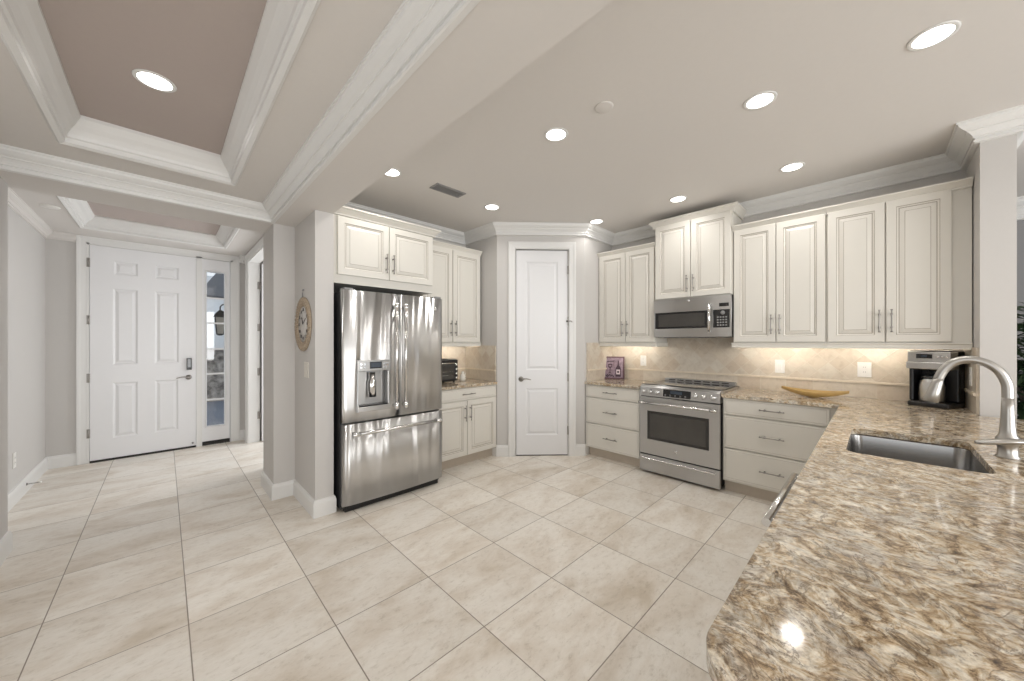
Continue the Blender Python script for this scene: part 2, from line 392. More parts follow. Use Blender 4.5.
# hall side wall with a doorway, its nib under the cross beam, the wall beside the refrigerator
wall('wall_hall', [(0.80, 0.92, 4.0, 4.60, 0, 2.55), (0.80, 0.92, 4.60, 5.90, 2.44, 2.55), (0.80, 0.92, 5.90, 6.17, 0, 2.55),
                   (0.667, 0.92, 3.62, 4.06, 0, ZB), (0.827, 0.96, 3.025, 3.76, 0, ZB)])
wall('wall_fridge', [(0.92, 4.32, 3.76, 3.88, 0, ZK)])
wall('wall_range', [(4.2, 4.32, -0.6, 3.76, 0, ZK)])
wall('wall_column', [(3.685, 4.2, -0.597, -0.460, 0, ZK)])
b = MB()
# pantry closet: two short returns and a diagonal face with a door opening
s2 = math.sqrt(.5)
def diag(t, d):   # t along the diagonal from its left end, d = distance into the pantry
    return (2.81 + t * EX - d * EY, 3.147 + t * EY + d * EX)
DL = math.hypot(3.578 - 2.81, 3.147 - 2.442); EX = (3.578 - 2.81) / DL; EY = (2.442 - 3.147) / DL
b.prism([(2.81, 3.76), (2.81, 3.147), (2.93, 3.20), (2.93, 3.76)], 0, ZK, WALL)
b.prism([(4.2, 2.442), (3.578, 2.442), (3.66, 2.562), (4.2, 2.562)], 0, ZK, WALL)
d0, d1 = 0.2235, 0.2235 + 0.622
for a, e, z0, z1 in ((0, d0, 0, ZK), (d1, DL, 0, ZK), (d0, d1, 2.45, ZK)):
    b.prism([diag(a, 0), diag(e, 0), diag(e, .12), diag(a, .12)], z0, z1, WALL)
struct(b.build('wall_pantry'))
# room behind the viewpoint: far walls with openings for the tall windows
wall('wall_back', [(-4.1, -2.3, -4.62, -4.54, 0, ZK), (4.7, 6.8, -4.62, -4.54, 0, ZK), (-2.3, 4.7, -4.62, -4.54, 2.45, ZK)])
wall('wall_west', [(-4.22, -4.1, -4.5, -2.1, 0, ZK), (-4.22, -4.1, 0.9, 3.7, 0, ZK), (-4.22, -4.1, -2.1, 0.9, 2.45, ZK), (-4.1, -1.02, 3.62, 3.74, 0, ZB)])
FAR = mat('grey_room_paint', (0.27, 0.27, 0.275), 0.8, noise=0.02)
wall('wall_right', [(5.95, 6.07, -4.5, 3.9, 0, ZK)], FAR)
wall('wall_side_room', [(2.5, 2.6, 4.0, 6.17, 0, 2.6), (0.92, 2.6, 3.88, 4.0, 0, 2.6)], WALL)

# ------------------------------------------------------------------ mouldings
def crown_prof(top, h, pr):
    """(out from wall, z) closed outline"""
    return [(0, top), (pr, top), (pr, top - .09 * h), (pr * .93, top - .10 * h), (pr * .90, top - .20 * h), (pr * .72, top - .34 * h), (pr * .56, top - .42 * h), (pr * .56, top - .48 * h),
            (pr * .50, top - .49 * h), (pr * .38, top - .60 * h), (pr * .30, top - .70 * h), (pr * .30, top - .77 * h), (pr * .21, top - .78 * h), (pr * .19, top - .87 * h), (pr * .27, top - .90 * h), (pr * .27, top - .97 * h), (pr * .20, top - h), (0, top - h)]
t = MB()
t.sweep([(0.965, 3.76), (2.81, 3.76), (2.81, 3.147), (3.578, 2.442), (4.2, 2.442), (4.2, -0.460), (3.685, -0.460), (3.685, -0.6), (4.32, -0.6), (4.32, 1.5)],
        crown_prof(ZK, .125, .105), TRIM, XY, flip=-1)
t.sweep([(5.95, 3.9), (5.95, -4.5)], crown_prof(ZK, .20, .13), TRIM, XY, flip=-1)
struct(t.build('trim_1'))
t = MB()   # crown inside the hall's raised area, on the beams' faces
t.sweep([(0.67, -4.4), (0.67, 3.62), (-4.1, 3.62)], crown_prof(ZH, .125, .10), TRIM, XY, flip=1)
struct(t.build('trim_2'))
def tray_crown(x0, x1, y0, y1, zl, zt, pr):
    t = MB(); h = zt - zl
    prof = [(0, zt), (pr, zt), (pr, zt - .12 * h), (pr * .9, zt - .2 * h), (pr * .72, zt - .36 * h), (pr * .5, zt - .5 * h), (pr * .3, zt - .68 * h), (pr * .25, zt - .8 * h), (pr * .12, zt - .84 * h),
            (pr * .12, zl - .002), (-.012, zl - .012), (-.024, zl - .002), (0, zl + .001)]
    t.sweep([(x0, y0), (x1, y0), (x1, y1), (x0, y1)], prof, TRIM, XY, closed=True, flip=1)
    return t
struct(tray_crown(-0.412, 0.348, 0.35, 3.235, ZH, ZT, .072).build('trim_3'))
struct(tray_crown(-0.60, 0.535, 4.40, 5.70, ZE, ZS, .09).build('trim_4'))
t = MB()
t.sweep([(-0.69, 6.17), (-0.9, 6.17), (-0.9, 4.0)], crown_prof(ZE, .08, .06), CEIL, XY, flip=1)
t.sweep([(0.8, 5.98), (0.8, 6.17), (0.735, 6.17)], crown_prof(ZE, .085, .07), TRIM, XY, flip=1)
struct(t.build('trim_5'))
BB = [(0, 0), (.016, 0), (.016, .105), (.012, .118), (.009, .13), (0, .134)]
t = MB()
for path in ([(-0.69, 6.17), (-0.9, 6.17), (-0.9, 3.92), (-0.72, 3.92), (-0.72, 2.2)],):
    t.sweep(path, BB, TRIM, XY, flip=1)
struct(t.build('baseboard_left'))
t = MB()
for path in ([(0.735, 6.17), (0.80, 6.17), (0.80, 5.98)], [(0.80, 4.52), (0.80, 4.06), (0.667, 4.06), (0.667, 3.62), (0.827, 3.62), (0.827, 3.025), (0.96, 3.025), (0.96, 3.07)]):
    t.sweep(path, BB, TRIM, XY, flip=-1)
struct(t.build('baseboard_hall'))
t = MB()
t.sweep([(2.81, 3.22), (2.81, 3.147), diag(d0 - .085, 0)], BB, TRIM, XY, flip=-1)
t.sweep([diag(d1 + .085, 0), (3.578, 2.442), (3.66, 2.442)], BB, TRIM, XY, flip=-1)
struct(t.build('baseboard_pantry'))
# diagonal frame for the pantry door: local x along the wall, y into the pantry
CAS = [(0, 0), (0, -.012), (.012, -.018), (.05, -.02), (.066, -.024), (.082, -.024), (.085, -.018), (.085, 0)]

# ------------------------------------------------------------------ door slabs with panels
def door_slab(name, parent, w_, h_, th, panels, m, xoff=0.0, z0=0.01, deep=.010, style=0):
    """face at y=0 towards -Y; panels: (x0,x1,z0,z1)"""
    b = MB()
    xs = sorted({0, w_} | {p[0] for p in panels} | {p[1] for p in panels}); zs = sorted({z0, h_} | {p[2] for p in panels} | {p[3] for p in panels})
    for i in range(len(xs) - 1):
        for k in range(len(zs) - 1):
            cx, cz = (xs[i] + xs[i + 1]) / 2, (zs[k] + zs[k + 1]) / 2
            if any(p[0] < cx < p[1] and p[2] < cz < p[3] for p in panels): continue
            b.add([(xs[i], 0, zs[k]), (xs[i + 1], 0, zs[k]), (xs[i + 1], 0, zs[k + 1]), (xs[i], 0, zs[k + 1])], [(0, 1, 2, 3)], m)
    for p in panels:
        b.panel(*p, [(0, 0, m), (.008, -deep * .4, m), (.016, -deep, m), (.024, -deep, m), (.045, -.002, m), (.048, -.001, m)], 0)
    b.add([(0, 0, z0), (0, 0, h_), (0, th, h_), (0, th, z0)], [(0, 1, 2, 3)], m); b.add([(w_, 0, z0), (w_, th, z0), (w_, th, h_), (w_, 0, h_)], [(0, 1, 2, 3)], m)
    b.add([(0, 0, h_), (w_, 0, h_), (w_, th, h_), (0, th, h_)], [(0, 1, 2, 3)], m); b.add([(0, 0, z0), (0, th, z0), (w_, th, z0), (w_, 0, z0)], [(0, 1, 2, 3)], m)
    b.add([(0, th, z0), (0, th, h_), (w_, th, h_), (w_, th, z0)], [(0, 1, 2, 3)], m)
    o = b.build(name, parent, loc=(xoff, 0, 0)) if parent is not None else b.build(name)
    return o
def lever(parent, x, z, direction, y=0.0):
    b = MB()
    b.lathe([(0, 0), (.031, 0), (.031, -.006), (.026, -.010), (.012, -.012), (.011, -.045), (.0, -.047)], (x, y, z), NICK, 24, 'y')
    n = 10
    pts = [(x + direction * (i / n) * .115, y - .045 - .004 * math.sin(i / n * PI), z + .010 * math.sin(i / n * PI * 1.0) - .006 * (i / n)) for i in range(n + 1)]
    b.tube(pts, [.010, .0095, .009, .008, .0075, .007, .007, .0065, .006, .0055, .004], NICK, 12)
    return b.build('door_handle', parent)
def hinge(parent, x, z, y=0.0):
    b = MB(); b.tube([(x, y - .004, z - .05), (x, y - .004, z + .05)], .0055, NICK, 10); b.box(x - .013, x + .013, y - .004, y, z - .05, z + .05, NICK)
    return b.build('hinge', parent)

# entry door unit (local frame: x to the right, -y towards the hall)
e = thing('door_1', 'white six panel entry door with keypad lock at end of hall', 'door', (-0.595, 6.15, 0)); del e['category']; del e['label']; struct(e)
door_slab('door_leaf', e, 0.885, 2.44, .045, [(.18, .37, 2.13, 2.285), (.515, .725, 2.13, 2.285), (.17, .37, 1.09, 1.97), (.51, .725, 1.09, 1.97), (.17, .37, .25, .885), (.51, .70 + .02, .25, .885)], DOORW, z0=.022)
lever(e, .815, .905, -1)
b = MB(); b.box(.795, .845, -.024, 0, 1.0, 1.15, BLACK); b.box(.803, .837, -.027, -.024, 1.03, 1.14, BLACKGL); b.build('keypad_lock', e, bevel=.004)
for z in (.33, .95, 1.60, 2.24): hinge(e, -.010, z)
b = MB(); b.box(0, .885, -.012, .05, 0, .020, RUBBER); b.build('threshold', e)
b = MB(); b.lathe([(0, 0), (.012, 0), (.010, -.02), (.0, -.022)], (.855, 0, .06), GREYPL, 12, 'y'); b.build('door_bumper', e)
# frame around door and sidelight
b = MB()
for x0, x1 in ((-.022, -.003), (.888, .945), (1.235, 1.262)): b.box(x0, x1, .0, .09, 0, 2.46, TRIM)
b.box(-.022, 1.262, .0, .09, 2.443, 2.468, TRIM)
b.sweep([(-.012, 0), (-.012, 2.452), (1.250, 2.452), (1.250, 0)], [(o, c + .02) for o, c in CAS], TRIM, lambda a, z, c: (a, c, z), flip=1)
b.build('door_frame', e)
sl = thing('window_1', 'x', 'x', (0.35, 6.16, 0)); del sl['label']; del sl['category']; struct(sl)
b = MB(); X0, X1, ZA, ZC = .048, .226, .245, 2.275
b.box(0, X0, 0, .045, .05, 2.44, DOORW); b.box(X1, .283, 0, .045, .05, 2.44, DOORW); b.box(X0, X1, 0, .045, .05, ZA, DOORW); b.box(X0, X1, 0, .045, ZC, 2.44, DOORW)
b.sweep([(X0, ZA), (X1, ZA), (X1, ZC), (X0, ZC)], [(0, 0), (-.02, 0), (-.018, -.010), (-.006, -.014), (0, -.006)], DOORW, lambda a, z, c: (a, c, z), closed=True, flip=1)
b.build('window_frame', sl)
for z in (.59, .932, 1.262, 1.603, 1.932): MB().box(X0, X1, .006, .036, z - .011, z + .011, DOORW).build('muntin', sl)
b = MB().box(X0, X1, .018, .024, ZA, ZC, GLASS).build('pane', sl)
b = MB().box(0, .283, -.008, .05, 0, .045, RUBBER).build('sill_plate', sl)

# pantry door
p = thing('door_2', 'x', 'x', (*diag(d0 + .0, 0.0), 0), math.atan2(EY, EX)); del p['label']; del p['category']; struct(p)
PW = 0.622
dd = door_slab('door_leaf', p, PW - .006, 2.445, .035, [(.115, PW - .121, 1.018, 2.31), (.115, PW - .121, .242, .803)], DOORW, xoff=.003)
dd.location.y = .012
lever(p, .062, .912, 1, .012)
for z in (.30, .935, 1.60, 2.21): hinge(p, PW + .004, z)
b = MB(); b.tube([(PW - .01, -.028, 1.60), (PW + .03, -.032, 1.602), (PW + .045, -.028, 1.59)], .006, NICK, 10); b.lathe([(0, 0), (.011, 0), (.011, -.012), (0, -.013)], (PW - .012, .0, 1.60), RUBBER, 12, 'y'); b.build('hinge_stop', p)
b = MB(); b.box(-.02, .0, .0, .10, 0, 2.47, TRIM); b.box(PW, PW + .02, .0, .10, 0, 2.47, TRIM); b.box(0, PW, .0, .10, 2.450, 2.47, TRIM)
b.sweep([(-.006, 0), (-.006, 2.456), (PW + .006, 2.456), (PW + .006, 0)], CAS, TRIM, lambda a, z, c: (a, c, z), flip=1); b.build('door_frame', p)
MB().box(0.004, PW - .004, .01, .04, 0.0, .009, RUBBER).build('threshold', p)

# hall side doorway, leaf swung open into the side room
h = thing('door_3', 'x', 'x', (0.80, 5.90, 0), -PI / 2); del h['label']; del h['category']; struct(h)   # local x runs towards the viewpoint, y into the side room
b = MB(); W3 = 1.30
b.box(0, .018, -.002, .125, 0, 2.44, TRIM); b.box(W3 - .018, W3, -.002, .125, 0, 2.44, TRIM); b.box(0, W3, -.002, .125, 2.422, 2.44, TRIM)
b.sweep([(.006, 0), (.006, 2.434), (W3 - .006, 2.434), (W3 - .006, 0)], CAS, TRIM, lambda a, z, c: (a, c, z), flip=1); b.build('door_frame', h)
b = MB(); b.box(.012, .052, .145, 1.40, .01, 2.415, DOORW); b.build('door_leaf', h)
for z in (.36, .95, 1.55, 2.12):
    b = MB(); b.tube([(.030, .128, z - .05), (.030, .128, z + .05)], .008, NICK, 10); b.box(.018, .022, .10, .128, z - .05, z + .05, NICK); b.build('hinge', h)

# ------------------------------------------------------------------ cabinets
def pull(parent, x, z, y, vert=True, L_=.17):
    """ornate bar pull, centre (x, z), on face y"""
    b = MB(); n = 14; pts = []; rad = []
    for i in range(n + 1):
        s_ = i / n - .5
        pts.append((x, y - .030 - .004 * math.cos(s_ * PI), z + s_ * L_) if vert else (x + s_ * L_, y - .030 - .004 * math.cos(s_ * PI), z))
        rad.append(.0048 + (.0028 if i in (0, 3, 11, n) else 0) - (.001 if i in (2, 12) else 0))
    b.tube(pts, rad, NICK, 10)
    for sgn in (-1, 1):
        o = sgn * L_ * .30
        a = (x, y, z + o) if vert else (x + o, y, z); c_ = (x, y - .031, z + o) if vert else (x + o, y - .031, z)
        b.tube([a, c_], [.007, .005], NICK, 10)
    return b.build('handle', parent)
def raised_door(parent, x0, x1, z0, z1, y, name='door', t_=.02):
    b = MB()
    b.panel(x0, x1, z0, z1, [(0, -t_, CAB), (0, -.003, CAB), (.003, 0, CAB), (.052, 0, GLAZE), (.055, -.004, CAB), (.064, -.0085, GLAZE), (.0685, -.0095, CAB), (.094, -.002, GLAZE), (.0965, -.001, CAB)], y)
    b.add([(x0, y + t_, z0), (x0, y + t_, z1), (x1, y + t_, z1), (x1, y + t_, z0)], [(0, 1, 2, 3)], CAB)
    return b.build(name, parent)
def slab_front(parent, x0, x1, z0, z1, y, name='drawer', t_=.02):
    b = MB()
    b.panel(x0, x1, z0, z1, [(0, -t_, CAB), (0, -.004, CAB), (.004, -.001, CAB), (.016, -.001, GLAZE), (.0175, -.0015, CAB), (.020, .0, CAB), (.03, .0, CAB)], y)
    b.add([(x0, y + t_, z0), (x0, y + t_, z1), (x1, y + t_, z1), (x1, y + t_, z0)], [(0, 1, 2, 3)], CAB)
    return b.build(name, parent)
def cab_crown(parent, w_, dep, top, h_, pr, ends=(True, True), name='crown_moulding'):
    b = MB(); path = []
    if ends[0]: path.append((0, dep))
    path += [(0, 0), (w_, 0)]
    if ends[1]: path.append((w_, dep))
    b.sweep(path, [(0, top), (pr, top), (pr, top - .18 * h_), (pr * .8, top - .3 * h_), (pr * .45, top - .62 * h_), (pr * .3, top - .8 * h_), (pr * .3, top - h_), (0, top - h_)], CAB, XY, flip=-1)
    b.box(0, w_, 0, dep, top - h_ * .5, top - h_ * .5 + .012, CAB)
    return b.build(name, parent)
def light_rail(parent, w_, dep, top, h_, ends=(True, True)):
    b = MB(); path = []
    if ends[0]: path.append((0, dep))
    path += [(0, 0), (w_, 0)]
    if ends[1]: path.append((w_, dep))
    b.sweep(path, [(-.004, top), (.014, top), (.016, top - .006), (.010, top - .014), (.010, top - h_ + .010), (.014, top - h_ + .004), (.012, top - h_), (-.004, top - h_)], CAB, XY, flip=-1)
    return b.build('light_rail', parent)
def under_light(parent, x0, x1, dep, z):
    b = MB(); b.box(x0, x1, .02, .045, z - .026, z, WHITEPL); b.box(x0 + .01, x1 - .01, .045, .047, z - .022, z - .004, STRIP)   # the lit face looks back at the wall
    return b.build('under_cabinet_light', parent)
def upper(label, loc, rz, w_, dep, z0, z1, doors, crown=None, rail=None, light=None, group=None, pz=None, cends=(True, True), rends=(True, True), dz=.008):
    t = thing('upper_cabinet', label, 'cabinet', loc, rz, group)
    b = MB(); b.box(0, w_, 0, dep, z0, z1, CAB); b.build('cabinet_body', t)
    for i, (a, c_, hs) in enumerate(doors):
        d = raised_door(t, a, c_, z0 + dz, z1 - .012, -.022)
        pull(d, (c_ - .028) if hs > 0 else (a + .028), (pz if pz else z0 + .165), -.022)
    if crown: cab_crown(t, w_, dep, crown[0], crown[1], crown[2], cends)
    if rail: light_rail(t, w_, dep, z0, rail, rends)
    if light: under_light(t, light[0], light[1], dep, z0 - .0)
    return t
RZ = -PI / 2
XB = 3.895     # upper box face on the range wall; doors stand 22 mm proud
upper('cream two door wall cabinet between pantry corner and microwave cabinet', (XB, 2.441, 0), RZ, .726, .304, 1.345, 2.42, [(.02, .364, 1), (.370, .714, -1)], (2.455, .055, .05), .045, (.1, .55), cends=(False, False), rends=(False, True))
upper('tall cream cabinet raised above the microwave with its own crown', (XB - .02, 1.714, 0), RZ, .752, .324, 1.81, 2.62, [(.010, .373, 1), (.379, .742, -1)], (2.668, .075, .052), None, None, pz=1.955)
upper('cream wall cabinet just past the microwave, above the wooden bowl', (XB, .961, 0), RZ, .674, .304, 1.345, 2.42, [(.008, .332, 1), (.338, .666, -1)], (2.455, .055, .05), .045, (.1, .58), cends=(False, False), rends=(True, False))
upper('wide cream wall cabinet against the column, above the coffee maker', (XB, .286, 0), RZ, .740, .304, 1.345, 2.42, [(.008, .330, 1), (.338, .652, -1)], (2.455, .055, .05), .045, (.1, .6), cends=(False, False), rends=(False, False))
upper('cream two door wall cabinet above the toaster oven', (1.965, 3.43, 0), 0, .818, .329, 1.345, 2.42, [(.008, .395, 1), (.403, .796, -1)], (2.465, .055, .045), .045, (.2, .7), cends=(False, False), rends=(False, False))
fc = upper('short wide cream cabinet bridging over the refrigerator', (.972, 3.08, 0), 0, .926, .679, 1.835, 2.395, [(.030, .462, 1), (.470, .912, -1)], (2.455, .065, .06), None, None, pz=2.045, cends=(False, True), dz=.070)
# base cabinets
def base(label, loc, rz, w_, dep, fronts, group=None, top=.855):
    t = thing('base_cabinet', label, 'cabinet', loc, rz, group)
    MB().box(0, w_, 0, dep, .105, top, CAB).build('cabinet_body', t)
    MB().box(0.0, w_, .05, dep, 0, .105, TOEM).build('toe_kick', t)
    for kind, a, c_, z0, z1, hp in fronts:
        if kind == 'drawer':
            d = slab_front(t, a, c_, z0, z1, -.022); pull(d, (a + c_) / 2, (z0 + z1) / 2, -.022, False)
        elif kind == 'door':
            d = raised_door(t, a, c_, z0, z1, -.022); pull(d, (c_ - .03) if hp > 0 else (a + .03), z1 - .13, -.022)
        else: slab_front(t, a, c_, z0, z1, -.022, 'false_front')
    return t
XF = 3.615
base('cream three drawer base cabinet between pantry corner and range', (XF, 2.440, 0), RZ, .684, .57,
     [('drawer', .008, .678, .708, .845, 0), ('drawer', .008, .678, .405, .695, 0), ('drawer', .008, .678, .115, .392, 0)])
base('wide cream three drawer base cabinet below the wooden bowl', (XF, .975, 0), RZ, .785, .57,
     [('drawer', .012, .728, .708, .850, 0), ('drawer', .012, .728, .412, .695, 0), ('drawer', .012, .728, .125, .400, 0)])
base('cream base cabinet with one drawer over two doors beside refrigerator', (1.945, 3.165, 0), 0, .862, .59,
     [('drawer', .008, .850, .722, .845, 0), ('door', .008, .422, .115, .708, 1), ('door', .430, .850, .115, .708, -1)])
# peninsula cabinets face the range side
base('cream sink base cabinet in the peninsula below the steel sink', (2.88, .150, 0), PI, .985, .60,
     [('false', .02, .965, .72, .845, 0), ('door', .02, .488, .115, .708, 1), ('door', .496, .965, .115, .708, -1)], top=.66)
base('narrow cream end cabinet of the peninsula beyond the dishwasher', (1.265, .150, 0), PI, .64, .60,
     [('drawer', .01, .63, .722, .845, 0), ('door', .01, .63, .115, .708, 1)])
base('cream blind corner base cabinet joining peninsula to range run', (3.60, .150, 0), PI, .705, .595,
     [('drawer', .10, .69, .722, .845, 0), ('door', .10, .69, .115, .708, 1)])
dw = thing('dishwasher', 'stainless dishwasher in the peninsula, only its bar handle in sight', 'dishwasher', (1.885, .150, 0), PI)
MB().box(.005, .605, .02, .58, .10, .85, GREYBODY).build('body', dw); MB().box(.005, .605, .07, .58, 0, .10, GREYBODY).build('toe_kick', dw)
d = MB().box(.005, .605, -.022, .018, .11, .848, STEEL).build('door', dw, bevel=.004)
b = MB(); b.tube([(.035, -.085, .80), (.575, -.085, .80)], .013, TUBEST, 16)
for x in (.06, .55): b.tube([(x, -.02, .80), (x, -.085, .80)], [.013, .010], TUBEST, 12)
b.build('handle', d)

# ------------------------------------------------------------------ counters and backsplash
def arc(cx, cy, r, a0, a1, n): return [(cx + r * math.cos(a0 + (a1 - a0) * i / n), cy + r * math.sin(a0 + (a1 - a0) * i / n)) for i in range(n + 1)]
def counter(name, outer, hole=None, z0=.855, z1=.885, bev=.0035):
    bm = bmesh.new()
    def loop(pts, z): return [bm.verts.new((x, y, z)) for x, y in pts]
    edges = []
    for pts in ([outer] + ([hole] if hole else [])):
        vs = loop(pts, z1)
        for i in range(len(vs)): edges.append(bm.edges.new((vs[i], vs[(i + 1) % len(vs)])))
    bmesh.ops.triangle_fill(bm, edges=edges, use_beauty=True, use_dissolve=False)
    bmesh.ops.dissolve_limit(bm, angle_limit=.01, verts=bm.verts, edges=bm.edges) if not hole else None
    r = bmesh.ops.extrude_face_region(bm, geom=bm.faces[:])
    bmesh.ops.translate(bm, verts=[g for g in r['geom'] if isinstance(g, bmesh.types.BMVert)], vec=(0, 0, z0 - z1))
    bmesh.ops.recalc_face_normals(bm, faces=bm.faces)
    me = bpy.data.meshes.new(name); bm.to_mesh(me); bm.free(); me.materials.append(GRAN)
    o = bpy.data.objects.new(name, me); COL.objects.link(o)
    bv = o.modifiers.new('edge', 'BEVEL'); bv.width = bev; bv.segments = 4; bv.limit_method = 'ANGLE'; bv.angle_limit = 0.9
    return o
SX0, SX1, SY0, SY1 = 2.075, 2.675, -.300, .092
rr = .045
hole = arc(SX0 + rr, SY0 + rr, rr, PI, 1.5 * PI, 6) + arc(SX1 - rr, SY0 + rr, rr, 1.5 * PI, 2 * PI, 6) + arc(SX1 - rr, SY1 - rr, rr, 0, .5 * PI, 6) + arc(SX0 + rr, SY1 - rr, rr, .5 * PI, PI, 6)
R = .092
outer = [(4.186, .978), (3.575, .978)] + arc(3.563, .202, .012, 0, -PI / 2, 3) + arc(.538 + R, .19 - R, R, PI / 2, PI, 16) + arc(.538 + R, -.85 + R, R, PI, 1.5 * PI, 12) + [(3.675, -.85), (3.675, -.450), (4.186, -.450)]
tag(counter('countertop', outer, hole), 'big L-shaped peninsula counter of veined beige granite holding the sink', 'countertop')
tag(counter('countertop', [(4.186, 2.432), (3.565, 2.432), (3.565, 1.762), (4.186, 1.762)]), 'short beige granite counter under the framed wine picture', 'countertop')
tag(counter('countertop', [(1.945, 3.746), (1.945, 3.125), (2.797, 3.125), (2.797, 3.746)]), 'beige granite counter under the toaster oven beside refrigerator', 'countertop')
def splash(name, x0, x1, y0, y1, along, m1, m2, z1=1.345):
    b = MB(); b.box(x0, x1, y0, y1, .885, 1.005, m2); b.box(x0, x1, y0, y1, 1.022, z1, m1)
    e_ = .012
    if along == 'y': b.box(x0 - e_, x1, y0, y1, 1.005, 1.022, LINER)
    else: b.box(x0 if x0 > 3 else x0, x1, y0 - (e_ if y1 > 1 else 0), y1 + (e_ if y1 < 1 else 0), 1.005, 1.022, LINER)
    return struct(b.build(name, bevel=.0))
splash('trim_6', 4.188, 4.2, -.445, 2.432, 'y', SPY, STY, 1.345)
MB_ = MB().box(4.188, 4.2, .965, 1.712, 1.345, 1.42, SPY); struct(MB_.build('trim_7'))
splash('trim_8', 3.70, 4.188, -.460, -.448, 'x', SPX, STX, 1.315)
splash('trim_9', 3.62, 4.188, 2.430, 2.442, 'x', SPX, STX, 1.345)
splash('trim_10', 1.9, 2.798, 3.748, 3.76, 'x', SPX, STX, 1.345)
splash('trim_11', 2.798, 2.81, 3.165, 3.748, 'y', SPY, STY, 1.31)

# ------------------------------------------------------------------ refrigerator
f = thing('refrigerator', 'large stainless french door refrigerator with water dispenser', 'refrigerator', (.990, 2.90, 0))
FW = .913
MB().box(.004, FW - .004, .075, .80, .02, 1.755, GREYBODY).build('body', f, bevel=.004)
MB().box(.03, FW - .03, .05, .10, .0, .055, BLACK).build('kick_plate', f)
for x in (.10, FW - .10): MB().lathe([(.02, 0), (.02, .025)], (x, .12, -.002), BLACK, 14).build('foot', f)
def bowed(x): return .016 * ((x - FW / 2) / (FW / 2)) ** 2
def bow_door(name, xa, xb, za, zb, hole=None):
    b = MB(); n = 16
    xs = [xa + (xb - xa) * i / n for i in range(n + 1)]
    poly = [(xa + .008, .072)] + [(xs[0], bowed(xs[0]) + .012)] + [(x, bowed(x)) for x in xs[1:-1]] + [(xs[-1], bowed(xs[-1]) + .012)] + [(xb - .008, .072)]
    if hole is None: b.prism(poly, za, zb, FSTEEL, True)
    else:
        hx0, hx1, hz0, hz1 = hole
        xs = sorted(set([round(x, 5) for x in xs if not (abs(x - hx0) < .008 or abs(x - hx1) < .008)] + [hx0, hx1])); zs = [za, hz0, hz1, zb]
        def fy(x): return bowed(x) + (.012 if x in (xs[0], xs[-1]) else 0)
        for i in range(len(xs) - 1):
            for k in range(3):
                if xs[i] >= hx0 - 1e-6 and xs[i + 1] <= hx1 + 1e-6 and k == 1: continue
                b.add([(xs[i], fy(xs[i]), zs[k]), (xs[i + 1], fy(xs[i + 1]), zs[k]), (xs[i + 1], fy(xs[i + 1]), zs[k + 1]), (xs[i], fy(xs[i]), zs[k + 1])], [(0, 1, 2, 3)], FSTEEL, True)
        b.add([(xa, fy(xs[0]), za), (xa, fy(xs[0]), zb), (xa, .072, zb), (xa, .072, za)], [(0, 1, 2, 3)], FSTEEL)
        b.add([(xb, fy(xs[-1]), za), (xb, .072, za), (xb, .072, zb), (xb, fy(xs[-1]), zb)], [(0, 1, 2, 3)], FSTEEL)
        for z in (za, zb):
            pl = [(x, fy(x), z) for x in xs] + [(xb, .072, z), (xa, .072, z)]; b.add(pl, [tuple(range(len(pl)))], FSTEEL)
        b.add([(xa, .072, za), (xa, .072, zb), (xb, .072, zb), (xb, .072, za)], [(0, 1, 2, 3)], FSTEEL)
        y0, y1 = bowed(hx0), .070
        for q in ([(hx0, y0, hz0), (hx0, y0, hz1), (hx0, y1, hz1), (hx0, y1, hz0)], [(hx1, y0 - .01, hz0), (hx1, y1, hz0), (hx1, y1, hz1), (hx1, y0 - .01, hz1)]): b.add(q, [(0, 1, 2, 3)], GREYPL)
        for z in (hz0, hz1): b.add([(hx0, y0, z), (hx1, y0 - .01, z), (hx1, y1, z), (hx0, y1, z)], [(0, 1, 2, 3)], GREYPL)
    return b.build(name, f)
CX = .458
HX0, HX1, HZ0, HZ1 = .120, .362, .83, 1.115
ld = bow_door('door', .0, CX - .004, .715, 1.765, (HX0, HX1, HZ0, HZ1)); rd = bow_door('door', CX + .004, FW, .715, 1.765)
fd = bow_door('freezer_drawer', 0, FW, .058, .700)
def bar_handle(parent, a, b_, r, off, cap=True):
    m_ = MB(); m_.tube([a, b_], r, TUBEST, 18)
    A, B_ = Vector(a), Vector(b_); D = (B_ - A).normalized()
    for P_ in (A + D * .012, B_ - D * .012):
        m_.tube([P_ - D * .028, P_ + D * .028], r * 1.22, CHROME if cap else TUBEST, 18)
        m_.tube([P_, P_ + Vector((0, off, 0))], [r * .95, r * 1.1], CHROME if cap else TUBEST, 14)
    return m_.build('handle', parent)
bar_handle(ld, (CX - .042, -.052, .80), (CX - .042, -.052, 1.665), .0145, .052); bar_handle(rd, (CX + .042, -.052, .80), (CX + .042, -.052, 1.665), .0145, .052)
bar_handle(fd, (.07, -.050, .625), (FW - .07, -.050, .625), .0145, .056)
dp = MB()  # dispenser surround, standing proud of the left door
dp.box(.108, .374, -.006, .012, 1.115, 1.205, STEEL); dp.box(.108, .122, -.004, .014, .80, 1.115, STEEL); dp.box(.360, .374, -.008, .012, .80, 1.115, STEEL)
dp.box(.104, .378, -.018, .012, .788, .83, STEEL)
dpo = dp.build('dispenser', f, bevel=.004)
b = MB(); b.box(.205, .305, -.0085, -.004, 1.135, 1.190, BLACKGL); b.box(.215, .295, -.0092, -.0083, 1.145, 1.182, LCD); b.build('display', dpo)
for x in (.135, .165, .33, .352):
    for z in (1.145, 1.172): MB().box(x - .008, x + .008, -.0085, -.004, z - .008, z + .008, CHROME).build('button', dpo)
b = MB(); b.box(HX0 + .002, HX1 - .002, .062, .068, HZ0 + .002, HZ1 - .002, STEEL); b.build('recess_back', dpo)
